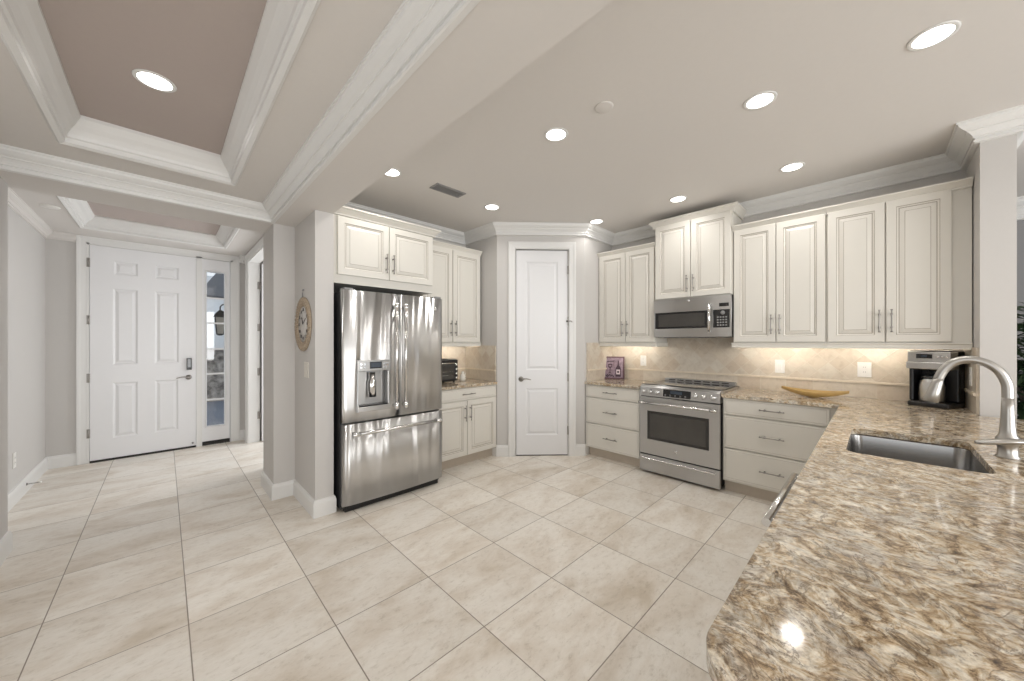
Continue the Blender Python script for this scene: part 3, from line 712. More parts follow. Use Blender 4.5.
b = MB(); b.lathe([(.034, 0), (.034, .13), (.026, .14), (.026, .2), (.0, .2)], (.24, .035, .90), CHROME, 24); b.build('water_spout', dpo)
b = MB(); b.box(HX0 + .004, HX1 - .004, .005, .066, .831, .837, BLACK)
for i in range(9): b.box(HX0 + .016 + i * .0245, HX0 + .026 + i * .0245, .008, .064, .837, .840, STEEL)
b.build('drip_tray', dpo)
MB().lathe([(0, 0), (.015, 0), (.015, -.003), (.0, -.0035)], (FW - .085, bowed(FW - .085), 1.66), CHROME, 20, 'y').build('badge', rd)
for x in (.05, FW - .05): MB().box(x - .035, x + .035, .02, .12, 1.765, 1.782, GREYPL).build('hinge_cover', f, bevel=.004)

# ------------------------------------------------------------------ range (local: x to the right, -y towards the room)
r_ = thing('range', 'stainless slide-in electric range with front knobs and glass cooktop', 'range', (3.560, 1.742, 0), RZ)
r_.scale = (1, 1, 1.014)
RW = .758
MB().box(.004, RW - .004, .03, .63, .03, .86, GREYBODY).build('body', r_)
for x in (.05, RW - .05): MB().lathe([(.018, 0), (.018, .035)], (x, .08, 0), BLACK, 12).build('leg', r_)
b = MB(); b.box(-.004, RW + .004, .085, .645, .862, .892, STEEL); b.box(.012, RW - .012, .10, .585, .892, .897, BLACKGL)
ck = b.build('cooktop', r_, bevel=.003)
b = MB(); b.box(.02, RW - .02, .588, .642, .892, .925, STEEL)
for i in range(7): b.box(.07 + i * .09, .07 + i * .09 + .07, .584, .592, .905, .915, BLACK)
b.build('rear_vent', r_, bevel=.006)
b = MB()
for x, y, rad in ((.19, .22, .105), (.19, .45, .08), (.57, .22, .08), (.57, .45, .105), (.38, .34, .06)):
    b.tube([(x + rad * math.cos(a * PI / 16), y + rad * math.sin(a * PI / 16), .8972) for a in range(32)], .0012, GREYPL, 6, closed=True)
b.build('burner_marking', ck)
# sloping control panel
cp = MB(); cp.prism([(.0, .785), (.085, .785), (.10, .895), (.045, .895), (.012, .875)], 0, RW, STEEL, axis='x'); cpo = cp.build('control_panel', r_, bevel=.003)
# local frame on the slope: direction down the face
P0 = Vector((0, .012, .875)); P1 = Vector((0, .0, .785)); fd_ = (P1 - P0).normalized(); nrm = Vector((0, -fd_.z * -1, 0))
nrm = Vector((0, -1, .13)).normalized()
def onface(x, z, out=0.0):
    tt = (.875 - z) / .09; y = .012 * (1 - tt)
    return Vector((x, y, z)) + nrm * out
for x in (.045, .118, .190, .548, .622, .700):
    b = MB(); c0 = onface(x, .832)
    ax = nrm; u = Vector((1, 0, 0)); v_ = ax.cross(u)
    fr = []
    for rad, hh in ((.026, 0), (.026, .004), (.021, .007), (.020, .024), (.017, .029), (.0005, .030)):
        fr.append([tuple(c0 + ax * hh + u * rad * math.cos(2 * PI * q / 24) + v_ * rad * math.sin(2 * PI * q / 24)) for q in range(24)])
    b.rings(fr, CHROME)
    k1 = c0 + ax * .028
    b.tube([tuple(k1 + v_ * .018), tuple(k1 - v_ * .018)], .005, STEEL, 8); b.build('knob', cpo)
b = MB()
def facebox(b, x0, x1, z0, z1, o0, o1, m):
    vs = [tuple(onface(x, z, o)) for x in (x0, x1) for o in (o1, o0) for z in (z0, z1)]
    b.add(vs, [(0, 1, 3, 2), (4, 6, 7, 5), (0, 4, 5, 1), (2, 3, 7, 6), (0, 2, 6, 4), (1, 5, 7, 3)], m)
facebox(b, .245, .508, .797, .868, 0, .003, BLACKGL); b.build('display_panel', cpo)
b = MB(); facebox(b, .315, .43, .828, .858, .003, .0038, LCD); b.build('clock_display', cpo)
for i in range(5):
    for k in range(2): b = MB(); facebox(b, .26 + i * .048, .275 + i * .048, .803 + k * .011, .808 + k * .011, .003, .0036, GREYPL); b.build('button', cpo)
od = MB(); od.box(.0, RW, -.0, .035, .198, .775, STEEL); odo = od.build('oven_door', r_, bevel=.006)
b = MB(); b.box(.085, .668, -.004, .0, .350, .638, BLACKGL); b.box(.112, .640, -.0055, -.003, .377, .612, DARKWIN); b.build('oven_window', odo, bevel=.002)
bar_handle(odo, (.03, -.045, .722), (RW - .03, -.045, .722), .012, .045, cap=False)
MB().lathe([(0, 0), (.015, 0), (.015, -.003), (0, -.0035)], (.37, 0, .275), CHROME, 20, 'y').build('badge', odo)
dr = MB().box(.0, RW, -.0, .035, .022, .186, STEEL).build('warming_drawer', r_, bevel=.006)
b = MB(); b.prism([(.0, .145), (-.024, .150), (-.028, .157), (-.022, .163), (.0, .166)], .03, RW - .03, TUBEST, axis='x'); b.build('handle', dr, bevel=.002)
MB().box(.002, RW - .002, .012, .035, .186, .198, BLACK).build('door_gap', r_)

# ------------------------------------------------------------------ microwave
m_ = thing('microwave', 'stainless over-the-range microwave hung under the tall cabinet', 'microwave', (3.835, 1.712, 1.405), RZ)
MW = .750
MB().box(.002, MW - .002, .02, .36, .0, .402, GREYBODY).build('body', m_)
b = MB()   # front frame with a window opening, upper vent band and chin
b.box(.0, MW, .0, .022, .0, .088, STEEL); b.box(.0, MW, .0, .022, .262, .400, STEEL)
b.box(.0, .014, .0, .022, .088, .262, STEEL); b.box(.735, MW, .0, .022, .088, .262, STEEL); b.box(.548, .590, .0, .022, .088, .262, STEEL)
mf = b.build('front_panel', m_, bevel=.0015)
b = MB(); b.box(.014, .548, .003, .018, .088, .262, BLACKGL); b.box(.05, .515, .001, .004, .11, .24, DARKWIN); b.build('door_window', m_)
b = MB(); b.box(.590, .735, .003, .018, .088, .262, BLACKGL); kp = b.build('control_panel', m_)
b = MB()
for i in range(4):
    for k in range(4): b.box(.625 + i * .024, .640 + i * .024, .0015, .0032, .105 + k * .026, .118 + k * .026, GREYPL)
b.lathe([(0, 0), (.02, 0), (.018, -.006), (0, -.007)], (.675, .003, .232), GREYPL, 20, 'y'); b.build('button_grid', kp)
MB().box(.645, .728, -.002, .0, .292, .325, BLACKGL).build('display', m_)
b = MB(); b.tube([(.568, -.045, .045), (.568, -.05, .19), (.568, -.045, .325)], .0125, CHROME, 16)
for z in (.055, .315): b.tube([(.568, 0, z), (.568, -.046, z)], [.012, .010], CHROME, 12)
b.build('handle', m_)
MB().lathe([(0, 0), (.013, 0), (.013, -.003), (0, -.0035)], (.36, 0, .372), CHROME, 20, 'y').build('badge', m_)
b = MB(); b.box(.03, MW - .03, .03, .30, -.006, .0, GREYPL)
for i in range(10): b.box(.08 + i * .06, .12 + i * .06, .06, .26, -.008, -.006, BLACK)
b.build('vent_grille', m_)

# ------------------------------------------------------------------ sink and faucet
def rrect(x0, x1, y0, y1, r, n=5):
    return arc(x0 + r, y0 + r, r, PI, 1.5 * PI, n) + arc(x1 - r, y0 + r, r, 1.5 * PI, 2 * PI, n) + arc(x1 - r, y1 - r, r, 0, .5 * PI, n) + arc(x0 + r, y1 - r, r, .5 * PI, PI, n)
b = MB(); e_ = .006
lev = [(-.022, .853, .05), (-.022, .8545, .05), (e_ * -1, .8545, .05), (-.004, .846, .05), (.0, .72, .055), (.006, .685, .06), (.03, .668, .07), (.14, .664, .05)]
fr = [[(x, y, z) for x, y in rrect(SX0 + i, SX1 - i, SY0 + i, SY1 - i, r)] for i, z, r in lev]
b.rings(fr, SINKST, caps=False); b.add(fr[-1], [tuple(range(len(fr[-1])))], SINKST, True)
sk = thing('sink', 'undermount stainless steel sink bowl set into the granite peninsula', 'sink', ((SX0 + SX1) / 2, (SY0 + SY1) / 2, .664))
o = b.build('bowl', sk, fix=True); o.location = (-(SX0 + SX1) / 2, -(SY0 + SY1) / 2, -.664)
b = MB(); b.lathe([(.045, .0), (.045, .003), (.036, .002), (.03, -.004), (0, -.005)], (0, 0, .0015), CHROME, 28); b.build('drain', sk)
fx, fy, fz = 2.43, -.372, .885
fa = thing('faucet', 'tall satin nickel pull-down gooseneck faucet behind the sink', 'faucet', (fx, fy, fz))
b = MB(); b.lathe([(0, 0), (.032, 0), (.032, .004), (.027, .010), (.0265, .050), (.030, .056), (.032, .066), (.030, .080), (.023, .092), (.0205, .115), (.0185, .15), (.0172, .19), (.0160, .24), (.0, .24)], (0, 0, 0), FAUC, 32); b.build('base', fa)
pts = []; rad = []
ctrl = [(0, .20), (0, .26), (.003, .30), (.020, .345), (.052, .378), (.095, .392), (.135, .380), (.165, .345), (.182, .300)]
for i in range(len(ctrl) - 1):
    p0 = ctrl[max(i - 1, 0)]; p1 = ctrl[i]; p2 = ctrl[i + 1]; p3 = ctrl[min(i + 2, len(ctrl) - 1)]
    for k in range(5):
        s_ = k / 5
        q = [0.5 * ((2 * p1[j]) + (-p0[j] + p2[j]) * s_ + (2 * p0[j] - 5 * p1[j] + 4 * p2[j] - p3[j]) * s_ ** 2 + (-p0[j] + 3 * p1[j] - 3 * p2[j] + p3[j]) * s_ ** 3) for j in (0, 1)]
        pts.append((0, q[0], q[1])); rad.append(.0158)
pts.append((0, .182, .300)); rad.append(.0155)
MB().tube(pts, rad, FAUC, 20).build('spout', fa)
b = MB(); b.tube([(0, .179, .308), (0, .184, .285), (0, .194, .245), (0, .205, .205), (0, .2055, .202)], [.0155, .0175, .021, .0255, .022], FAUC, 22)
b.tube([(0, .2045, .207), (0, .2065, .199)], [.020, .017], GREYPL, 20); b.build('spray_head', fa)
b = MB(); b.tube([(-.012, -.050, .074), (-.024, -.030, .073), (-.030, .0, .070), (-.036, .030, .064), (-.042, .060, .058), (-.046, .082, .054), (-.047, .088, .0535)], [.006, .010, .0125, .0115, .010, .008, .004], FAUC, 14, squash=1.5)
b.build('lever', fa)
# second small dark reflectionless cap of the faucet joint
MB().lathe([(.0318, .060), (.0318, .066), (.030, .068)], (0, 0, 0), CHROME, 28).build('collar', fa)

# ------------------------------------------------------------------ coffee maker
cm = thing('coffee_maker', 'black and stainless coffee maker in the counter corner by the column', 'coffee maker', (4.01, -.305, .885), math.radians(-112))
# local: front towards -y, x to the right
b = MB(); b.box(-.105, .105, -.13, .115, 0, .035, BLACK); b.box(-.105, .105, .02, .115, .035, .30, BLACK); b.box(-.105, -.082, -.10, .02, .035, .28, BLACK); b.box(-.105, .105, -.10, .115, .275, .405, BLACK); b.build('body', cm, bevel=.010, seg=3)
b = MB(); b.box(-.107, .107, -.118, -.0, .315, .398, STEEL); b.box(-.111, .111, -.130, -.0, .272, .322, STEEL); fp = b.build('front_panel', cm, bevel=.006, seg=3)
b = MB(); b.box(-.060, .02, -.122, -.116, .350, .380, BLACKGL); b.box(-.035, -.005, -.1235, -.1215, .358, .372, LCD); b.build('display', fp)
for i in range(3): MB().lathe([(0, 0), (.008, 0), (.007, -.004), (0, -.005)], (.045 + i * .021, -.118, .362), CHROME, 14, 'y').build('button', fp)
b = MB(); b.lathe([(.0, 0), (.030, 0), (.022, -.022), (.0, -.024)], (0, -.045, .276), BLACK, 20); b.build('brew_basket', cm)
b = MB(); b.lathe([(0, 0), (.060, 0), (.066, .008), (.066, .11), (.060, .145), (.050, .165), (.0, .165)], (-.005, -.055, .037), STEEL, 32); cf = b.build('carafe', cm)
b = MB(); b.lathe([(.05, .165), (.05, .182), (.035, .192), (0, .194)], (-.005, -.055, .037), BLACK, 24)
b.tube([(.03, -.105, .205), (.045, -.135, .195), (.048, -.14, .13), (.035, -.11, .085)], [.009, .010, .010, .008], BLACK, 10); b.build('carafe_lid', cf)
b = MB()
for i in range(6): b.box(.104, .1065, .06, .066, .14 + i * .02, .152 + i * .02, GREYPL)
b.build('water_gauge', cm)

# ------------------------------------------------------------------ bowl, picture, toaster, figurine
b = MB(); n = 28; fr_o = []; fr_i = []
def boat(t_, k):   # k = ring height 0..1
    wv = max(.004, .080 * (1 - abs(t_) ** 2.0)); lo = .004 + .052 * abs(t_) ** 1.7; hi = .050 + .022 * t_ * t_; z = lo + (hi - lo) * k ** 1.5
    return wv * (0.35 + .65 * k ** .6), z
secs = []
for i in range(n + 1):
    t_ = -1 + 2 * i / n; prof_ = []
    for k in (1, .75, .5, .25, .05):
        wv, z = boat(t_, k); prof_.append((-wv, z + .0))
    for k in (.05, .25, .5, .75, 1):
        wv, z = boat(t_, k); prof_.append((wv, z))
    inner = []
    for k in (1, .75, .5, .25, .1):
        wv, z = boat(t_, k); inner.append((wv * .92, z + .004 + .004 * (1 - k)))
    for k in (.1, .25, .5, .75, 1):
        wv, z = boat(t_, k); inner.append((-wv * .92, z + .004 + .004 * (1 - k)))
    tw = t_ * .222; lift = 0
    secs.append([(a, tw, z + lift) for a, z in prof_ + inner])
b.rings(secs, BOWLW)
b.prism([(x * .9, y) for x, y in arc(0, 0, .035, 0, 2 * PI, 20)[:-1]], 0, .012, BOWLW)
tag(b.build('wooden_bowl', loc=(3.92, .372, .885), rot=(0, 0, math.radians(-4))), 'long boat-shaped golden wooden bowl on the granite counter', 'bowl')

pf = thing('framed_picture', 'small purple framed picture of a wine bottle leaning on backsplash', 'picture', (4.06, 2.33, .885), math.radians(-66))
PR = .255; PH = .285
b = MB(); PURP = mat('plum_frame', (0.10, 0.045, 0.055), .5, noise=.15); ART = mat('mauve_art_paper', (0.25, 0.185, 0.23), .7, noise=.75, scale=34)
INK = mat('dark_plum_ink', (0.045, 0.02, 0.035), .6); LBL = mat('pale_label_paper', (0.66, 0.58, 0.60), .7)
lean = math.radians(-9)
b.box(-PR / 2, PR / 2, .0, .012, 0, PH, PURP)
for q in ((-PR / 2, PR / 2, 0, .016), (-PR / 2, PR / 2, PH - .016, PH), (-PR / 2, -PR / 2 + .016, .016, PH - .016), (PR / 2 - .016, PR / 2, .016, PH - .016)): b.box(q[0], q[1], -.010, 0, q[2], q[3], PURP)
b.build('frame', pf, rot=(lean, 0, 0))
b = MB(); b.box(-PR / 2 + .016, PR / 2 - .016, -.003, -.0002, .016, PH - .016, ART)
# bottle, two glasses and fruit as flat ink shapes on the paper
bot = [(.02, .03), (.085, .03), (.085, .13), (.078, .15), (.062, .175), (.060, .235), (.045, .235), (.043, .175), (.027, .15), (.02, .13)]
b.prism([(x - .0, z) for x, z in bot], -.0045, -.003, INK, axis='y')
b.prism([(.03, .06), (.075, .06), (.075, .12), (.03, .12)], -.0055, -.0045, LBL, axis='y')
b.prism([(x, z) for x, z in arc(.052, .09, .014, 0, 2 * PI, 14)[:-1]], -.0062, -.0055, INK, axis='y')
b.prism([(-.075, .19), (-.02, .19), (-.026, .15), (-.042, .138), (-.042, .085), (-.025, .075), (-.07, .075), (-.053, .085), (-.053, .138), (-.069, .15)], -.0045, -.003, INK, axis='y')
b.prism([(-.064, .176), (-.031, .176), (-.034, .156), (-.06, .156)], -.0055, -.0045, ART, axis='y')
for gx, gz in ((-.09, .04), (-.075, .05), (-.062, .038), (-.05, .052), (-.035, .036), (-.08, .03), (-.02, .046), (-.005, .034)): b.prism([(x, z) for x, z in arc(gx, gz, .0095, 0, 2 * PI, 10)[:-1]], -.0048, -.003, INK, axis='y')
b.prism([(-.09, .225), (.01, .235), (.0, .222), (-.085, .214)], -.0045, -.003, INK, axis='y')
b.build('artwork', pf, rot=(lean, 0, 0))
b = MB(); b.tube([(0, .014, .22), (0, .055, .004)], .004, PURP, 8); b.build('easel_leg', pf)

to = thing('toaster_oven', 'black toaster oven with glass door beside the refrigerator', 'toaster oven', (2.232, 3.40, .885), math.radians(6))
TW, TD, THh = .43, .25, .262
b = MB(); b.box(-TW / 2, TW / 2, 0, TD, .02, THh, BLACK); b.build('body', to, bevel=.008, seg=3)
MB().box(-TW / 2 + .01, TW / 2 - .01, .01, TD - .01, THh, THh + .006, STEEL).build('top_plate', to, bevel=.002)
b = MB(); b.box(-TW / 2 + .02, TW / 2 - .075, -.012, .0, .045, THh - .03, DARKWIN)
for z in (.09, .13): b.tube([(-TW / 2 + .03, -.014, z), (TW / 2 - .085, -.014, z)], .002, CHROME, 8)
td = b.build('door', to)
b = MB(); b.tube([(-TW / 2 + .03, -.035, THh - .035), (TW / 2 - .085, -.035, THh - .035)], .007, CHROME, 12)
for x in (-TW / 2 + .05, TW / 2 - .105): b.tube([(x, -.01, THh - .035), (x, -.035, THh - .035)], .005, CHROME, 8)
b.build('handle', td)
for i, z in enumerate((.055, .105, .155, .205)):
    b = MB(); b.lathe([(0, 0), (.017, 0), (.016, -.016), (.012, -.02), (0, -.021)], (TW / 2 - .034, 0, z), CHROME, 20, 'y'); b.build('knob', to)
for x in (-TW / 2 + .04, TW / 2 - .04):
    for y in (.03, TD - .03): MB().lathe([(.014, .0), (.016, .02)], (x, y, .0), BLACK, 12).build('foot', to)
b = MB(); b.lathe([(0, 0), (.030, .0), (.036, .012), (.040, .035), (.034, .062), (.020, .078), (.012, .088), (.016, .100), (.012, .112), (0, .116)], (0, 0, 0), CERAM, 28)
b.tube([(.02, -.01, .06), (.045, -.015, .075), (.058, -.018, .092)], [.010, .007, .005], CERAM, 10)
fg = b.build('ceramic_jar', loc=(2.57, 3.50, .885)); fg.rotation_euler = (0, 0, .6)
tag(fg, 'small white ceramic jar with knobbed lid beside the toaster oven', 'jar')
MB().lathe([(.011, 0), (.012, .004), (.011, .008)], (.0, -.036, .035), BLACK, 14).build('dark_spot', fg)

# ------------------------------------------------------------------ wall clock
CW = thing('wall_clock', 'round rattan framed wall clock hung on greige wall beside refrigerator', 'clock', (.827, 3.33, 1.50), -PI / 2)  # local -y -> faces the hall
CR = .225
b = MB()
b.lathe([(.150, 0), (.150, -.012), (.165, -.016), (.195, -.019), (.220, -.014), (.225, -.006), (.222, 0)], (0, 0, 0), RATTAN, 48, 'y')
for i in range(40):
    a = 2 * PI * i / 40
    b.tube([(.160 * math.cos(a), -.014, .160 * math.sin(a)), (.192 * math.cos(a + .07), -.021, .192 * math.sin(a + .07)), (.220 * math.cos(a + .14), -.013, .220 * math.sin(a + .14))], .0055, RATTAN, 6)
b.build('frame', CW)
FACE = mat('aged_clock_face', (0.56, 0.54, 0.52), .5, noise=.15, scale=30); INKC = mat('grey_clock_numeral', (0.10, 0.09, 0.085), .6)
b = MB(); b.lathe([(0, -.006), (.156, -.006), (.156, 0)], (0, 0, 0), FACE, 48, 'y'); cfc = b.build('clock_face', CW)
def txt(body, size, mtl, parent, loc, name='numeral', rot=(PI / 2, 0, 0), ext=.0008):
    cu = bpy.data.curves.new(name, 'FONT'); cu.body = body; cu.size = size; cu.extrude = ext; cu.align_x = 'CENTER'; cu.align_y = 'CENTER'
    cu.materials.append(mtl); tmp = bpy.data.objects.new('tmp', cu); COL.objects.link(tmp)
    bpy.context.view_layer.update(); dg = bpy.context.evaluated_depsgraph_get(); me = bpy.data.meshes.new_from_object(tmp.evaluated_get(dg))
    bpy.data.objects.remove(tmp); o = bpy.data.objects.new(name, me); COL.objects.link(o); o.parent = parent; o.location = loc; o.rotation_euler = rot
    return o
ROM = ['XII', 'I', 'II', 'III', 'IIII', 'V', 'VI', 'VII', 'VIII', 'IX', 'X', 'XI']
for i, s_ in enumerate(ROM):
    a = PI / 2 - 2 * PI * i / 12; txt(s_, .036, INKC, CW, (.118 * math.cos(a), -.0075, .118 * math.sin(a)), rot=(PI / 2, 0, 0))
for ang, ln, wd in ((2.1, .065, .006), (.5, .095, .004)):
    b = MB(); b.tube([(0, -.010, 0), (ln * math.cos(ang), -.010, ln * math.sin(ang))], wd * .6, INKC, 6); b.build('clock_hand', CW)
b = MB(); b.tube([(0, -.012, .222), (.006, -.012, .245), (0, -.010, .262), (-.006, -.012, .245), (0, -.012, .222)], .003, GREYPL, 8); b.lathe([(0, 0), (.007, 0), (.007, -.012), (0, -.013)], (0, 0, .285), GREYPL, 12, 'y')
b.tube([(0, -.010, .262), (0, -.010, .285)], .002, GREYPL, 6); b.build('hanging_hook', CW)

# ------------------------------------------------------------------ switches and outlets (local -y faces out)
def plate(name, label, cat, loc, rz, w_, h_, kind, m=WHITEPL):
    t = thing(name, label, cat, loc, rz)
    b = MB(); b.box(-w_ / 2, w_ / 2, -.006, 0, -h_ / 2, h_ / 2, m); b.build('cover_plate', t, bevel=.002)
    if kind == 'switch':
        n = max(1, round(w_ / .06) - (1 if w_ > .1 else 0)) if w_ > .1 else 1
        for i in range(n):
            x = (i - (n - 1) / 2) * .046
            MB().box(x - .016, x + .016, -.010, -.006, -.033, .033, m).build('rocker', t, bevel=.002)
    else:
        for z in (-.02, .02):
            b = MB(); b.box(-.017, .017, -.008, -.006, z - .014, z + .014, m)
            for x in (-.006, .006): b.box(x - .0012, x + .0012, -.0086, -.008, z - .004, z + .006, GREYPL)
            b.build('socket', t)
    return t
plate('outlet', 'white outlet on the backsplash between the wine picture and range', 'outlet', (4.188, 2.00, 1.125), RZ, .075, .125, 'outlet')
plate('light_switch', 'white rocker switch on the backsplash just past the range', 'light switch', (4.188, .645, 1.12), RZ, .075, .125, 'switch')
plate('outlet', 'white outlet on the backsplash between bowl and coffee maker', 'outlet', (4.188, .070, 1.12), RZ, .085, .125, 'outlet')
plate('outlet', 'white outlet on the short tiled return beside the faucet arc', 'outlet', (3.87, -.448, 1.12), PI, .075, .125, 'outlet')
plate('light_switch', 'pale double rocker switch on wall below the rattan clock', 'light switch', (.827, 3.25, 1.125), RZ, .118, .125, 'switch', BEIGEPL)
plate('outlet', 'white outlet low on the left wall of the entry hall', 'outlet', (-.9, 5.06, .36), PI / 2, .075, .125, 'outlet')
ds = thing('door_stop', 'small spring door stop on baseboard near the entry door', 'door stop', (-.884, 5.35, .075), PI / 2)
b = MB(); b.lathe([(0, 0), (.012, 0), (.010, -.006), (0, -.007)], (0, 0, 0), NICK, 14, 'y'); b.tube([(0.005 * math.cos(i * 1.2), -.005 - i * .0011, .005 * math.sin(i * 1.2)) for i in range(60)], .0014, NICK, 6); b.build('spring', ds)
MB().lathe([(0, 0), (.009, 0), (.009, -.014), (0, -.016)], (0, -.07, 0), WHITEPL, 14, 'y').build('rubber_tip', ds)

# ------------------------------------------------------------------ ceiling fixtures
def can(label, x, y, z, m, r=.074, group='recessed ceiling lights in the kitchen', power=3.7):
    t = thing('recessed_light', label, 'ceiling light', (x, y, z), 0, group)
    b = MB(); b.lathe([(r * .86, -.0005), (r * 1.10, -.0005), (r * 1.08, -.004), (r * 1.0, -.0045), (r * .86, -.0035)], (0, 0, 0), TRIM, 40)
    b.build('trim_ring', t)
    MB().lathe([(0, -.004), (r * .87, -.004), (r * .87, -.002), (0, -.002)], (0, 0, 0), m, 36).build('diffuser', t)
    l = bpy.data.lights.new('lamp', 'AREA'); l.shape = 'DISK'; l.size = r * 1.6; l.energy = power; l.spread = math.radians(150); l.color = (1.0, 0.965, 0.92)
    lo = bpy.data.objects.new('lamp', l); COL.objects.link(lo); lo.parent = t; lo.location = (0, 0, -.007)
    return t
for lb, x, y in (('lit recessed ceiling light nearest the beam, above refrigerator door', 1.320, 2.776), ('lit recessed ceiling light between the air vent and the pantry door', 2.402, 2.768),
                 ('lit recessed ceiling light in front of the short cabinet by the pantry', 3.548, 2.257), ('lit recessed ceiling light in front of the microwave cabinet', 3.555, 1.348),
                 ('lit recessed ceiling light in front of the cabinet past the microwave', 3.551, .468), ('lit recessed ceiling light in mid kitchen beside the round cover plate', 1.869, 1.502),
                 ('lit recessed ceiling light in mid ceiling between range and peninsula', 2.443, .469), ('largest lit recessed ceiling light, above the sink peninsula', 2.489, -.180)):
    can(lb, x, y, ZK, LAMP, power=1.7 if 'by the pantry' in lb else 3.8)
can('lit recessed ceiling light in the taupe raised hall ceiling', -.033, 2.495, ZT, TRAYLAMP, .072, 'recessed light in the hall ceiling', 6.0)
can('added recessed light, out of view, that brightens the entry', -.03, 4.56, ZS, TRAYLAMP, .078, 'added unseen light in the entry ceiling', 3.6)  # unseen can light, added so the entry has a source
v = thing('ceiling_vent', 'grey louvred air vent in the kitchen ceiling', 'vent', (1.852, 2.745, ZK))
b = MB(); b.box(-.155, .155, -.065, -.05, -.008, 0, GREYPL); b.box(-.155, .155, .05, .065, -.008, 0, GREYPL); b.box(-.155, -.14, -.05, .05, -.008, 0, GREYPL); b.box(.14, .155, -.05, .05, -.008, 0, GREYPL); b.build('vent_frame', v)
b = MB(); b.box(-.14, .14, -.05, .05, -.001, 0, GAP)
for i in range(6): b.box(-.14, .14, -.046 + i * .017, -.040 + i * .017, -.007, -.001, GREYPL)
b.build('louvre', v)
tag(MB().lathe([(0, -.006), (.045, -.006), (.052, -.004), (.054, 0), (0, 0)], (0, 0, 0), CEIL, 32).build('ceiling_cover_plate', loc=(1.853, 1.127, ZK)), 'round painted cover plate flush on the kitchen ceiling', 'cover plate')
tag(MB().lathe([(0, -.010), (.05, -.010), (.058, -.004), (.060, 0), (0, 0)], (0, 0, 0), WHITEPL, 32).build('smoke_detector', loc=(-.71, 5.03, ZE)), 'flat white smoke detector on the entry ceiling', 'smoke detector')

# ------------------------------------------------------------------ plant in the room past the column
pl = thing('potted_plant', 'tall dark green potted plant in the room past the column', 'plant', (5.25, -.99, 0))
MB().lathe([(0, 0), (.15, 0), (.18, .04), (.20, .30), (.21, .34), (.19, .34), (.18, .30), (0, .30)], (0, 0, 0), POT, 32).build('pot', pl)
MB().lathe([(0, .301), (.178, .301), (.178, .304), (0, .306)], (0, 0, 0), SOIL, 24).build('soil', pl)
b = MB(); rnd = random.Random(3)
stems = []
for i in range(7):
    a = rnd.random() * 2 * PI; q = [(.03 * math.cos(a), .03 * math.sin(a), .29)]
    for k in range(1, 7):
        q.append((q[0][0] + math.cos(a) * .05 * k * rnd.uniform(.6, 1), q[0][1] + math.sin(a) * .05 * k * rnd.uniform(.6, 1), .29 + k * .235 * rnd.uniform(.93, 1.0)))
    b.tube(q, [.012, .011, .010, .008, .007, .005, .003], BARK, 8); stems.append(q)
b.build('stem', pl)
b = MB()
for q in stems:
    for k in range(95):
        i = rnd.randint(1, 5); t_ = rnd.random(); p = Vector(q[i]).lerp(Vector(q[i + 1] if i < 6 else q[i]), t_)
        a = rnd.random() * 2 * PI; el = rnd.uniform(-.4, .9); L_ = rnd.uniform(.13, .26); wd = L_ * .16
        d = Vector((math.cos(a) * math.cos(el), math.sin(a) * math.cos(el), math.sin(el))); sd = d.cross(Vector((0, 0, 1))).normalized() * wd
        up_ = sd.cross(d).normalized() * .004
        dr_ = Vector((0, 0, -L_ * .25))
        b.add([p, p + d * L_ * .45 + sd, p + d * L_ + dr_, p + d * L_ * .45 - sd, p + d * L_ * .45 + up_ * 3], [(0, 1, 4), (1, 2, 4), (2, 3, 4), (3, 0, 4)], LEAF)
b.build('foliage', pl, fix=False)

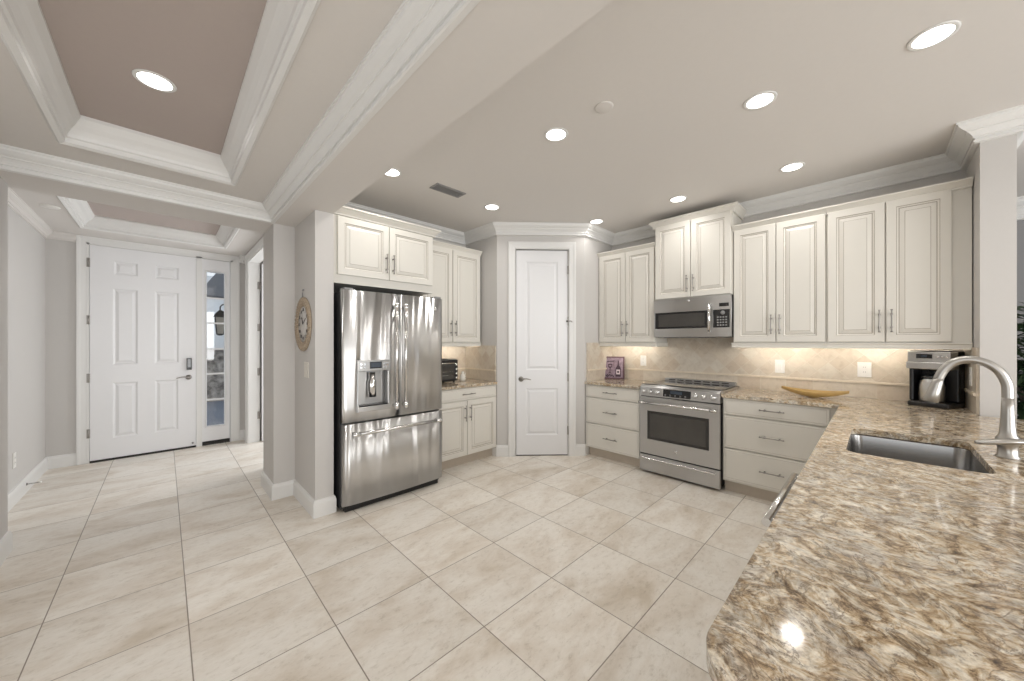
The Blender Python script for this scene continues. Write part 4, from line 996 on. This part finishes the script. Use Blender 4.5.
# ------------------------------------------------------------------ outside, seen through the sidelight
struct(MB().box(-3, 5, 6.30, 14, -.25, -.10, PAVER).build('ground'))
po = MB(); po.box(-1.5, 2.4, 6.3, 7.6, 2.62, 2.72, SOFFIT); struct(po.build('porch_ceiling'))
hb = thing('neighbouring_house', 'pale house wall with sloping grey eave seen through the sidelight', 'house', (1.0, 13.0, -.1))
MB().box(-2.5, 3.2, 0, .2, 0, 3.3, SIDING).build('wall', hb)
b = MB(); b.prism([(-.36, 2.46), (.6, 2.42), (.6, 3.9), (.05, 3.5), (-.16, 3.02), (-.36, 2.70)], -3.0, -2.2, SOFFIT, axis='y'); b.build('eave', hb)
sw = MB(); sw.box(-.9, 1.3, 0, .35, 0, 1.26, STONE); swo = sw.build('garden_wall', loc=(.55, 11.4, -.1)); tag(swo, 'rough mottled stone garden wall outside the entry', 'garden wall')
la = thing('wall_lantern', 'black iron lantern on a curled bracket outside the sidelight', 'lantern', (.648, 7.5, 1.46))
la.scale = (1.18, 1.18, 1.18)
b = MB()
for sx, sy in ((-1, -1), (1, -1), (1, 1), (-1, 1)): b.tube([(sx * .035, sy * .035, .02), (sx * .055, sy * .055, .25)], .005, IRON, 6)
b.rings([[(sx * r1, sy * r1, z) for sx, sy in ((-1, -1), (1, -1), (1, 1), (-1, 1))] for r1, z in ((.068, .25), (.07, .265), (.045, .31), (.012, .35))], IRON, smooth=False)
b.rings([[(sx * r1, sy * r1, z) for sx, sy in ((-1, -1), (1, -1), (1, 1), (-1, 1))] for r1, z in ((.015, 0), (.038, .015), (.038, .025))], IRON, smooth=False); b.build('lantern_frame', la)
b = MB(); b.rings([[(sx * r1, sy * r1, z) for sx, sy in ((-1, -1), (1, -1), (1, 1), (-1, 1))] for r1, z in ((.033, .025), (.051, .25))], LANTGL, smooth=False); b.build('lantern_glass', la)
b = MB(); b.tube([(0, 0, .34)] + [(.055 - .055 * math.cos(a * PI / 8), 0, .38 + .055 * math.sin(a * PI / 8)) for a in range(0, 15)], .008, IRON, 8); b.tube([(.11, 0, .38), (.16, 0, .42)], .008, IRON, 8); b.box(.155, .185, -.05, .05, .30, .52, IRON); b.build('bracket', la)
struct(MB().box(.86, 1.2, 7.25, 7.75, -.1, 2.62, SIDING).build('porch_column'))
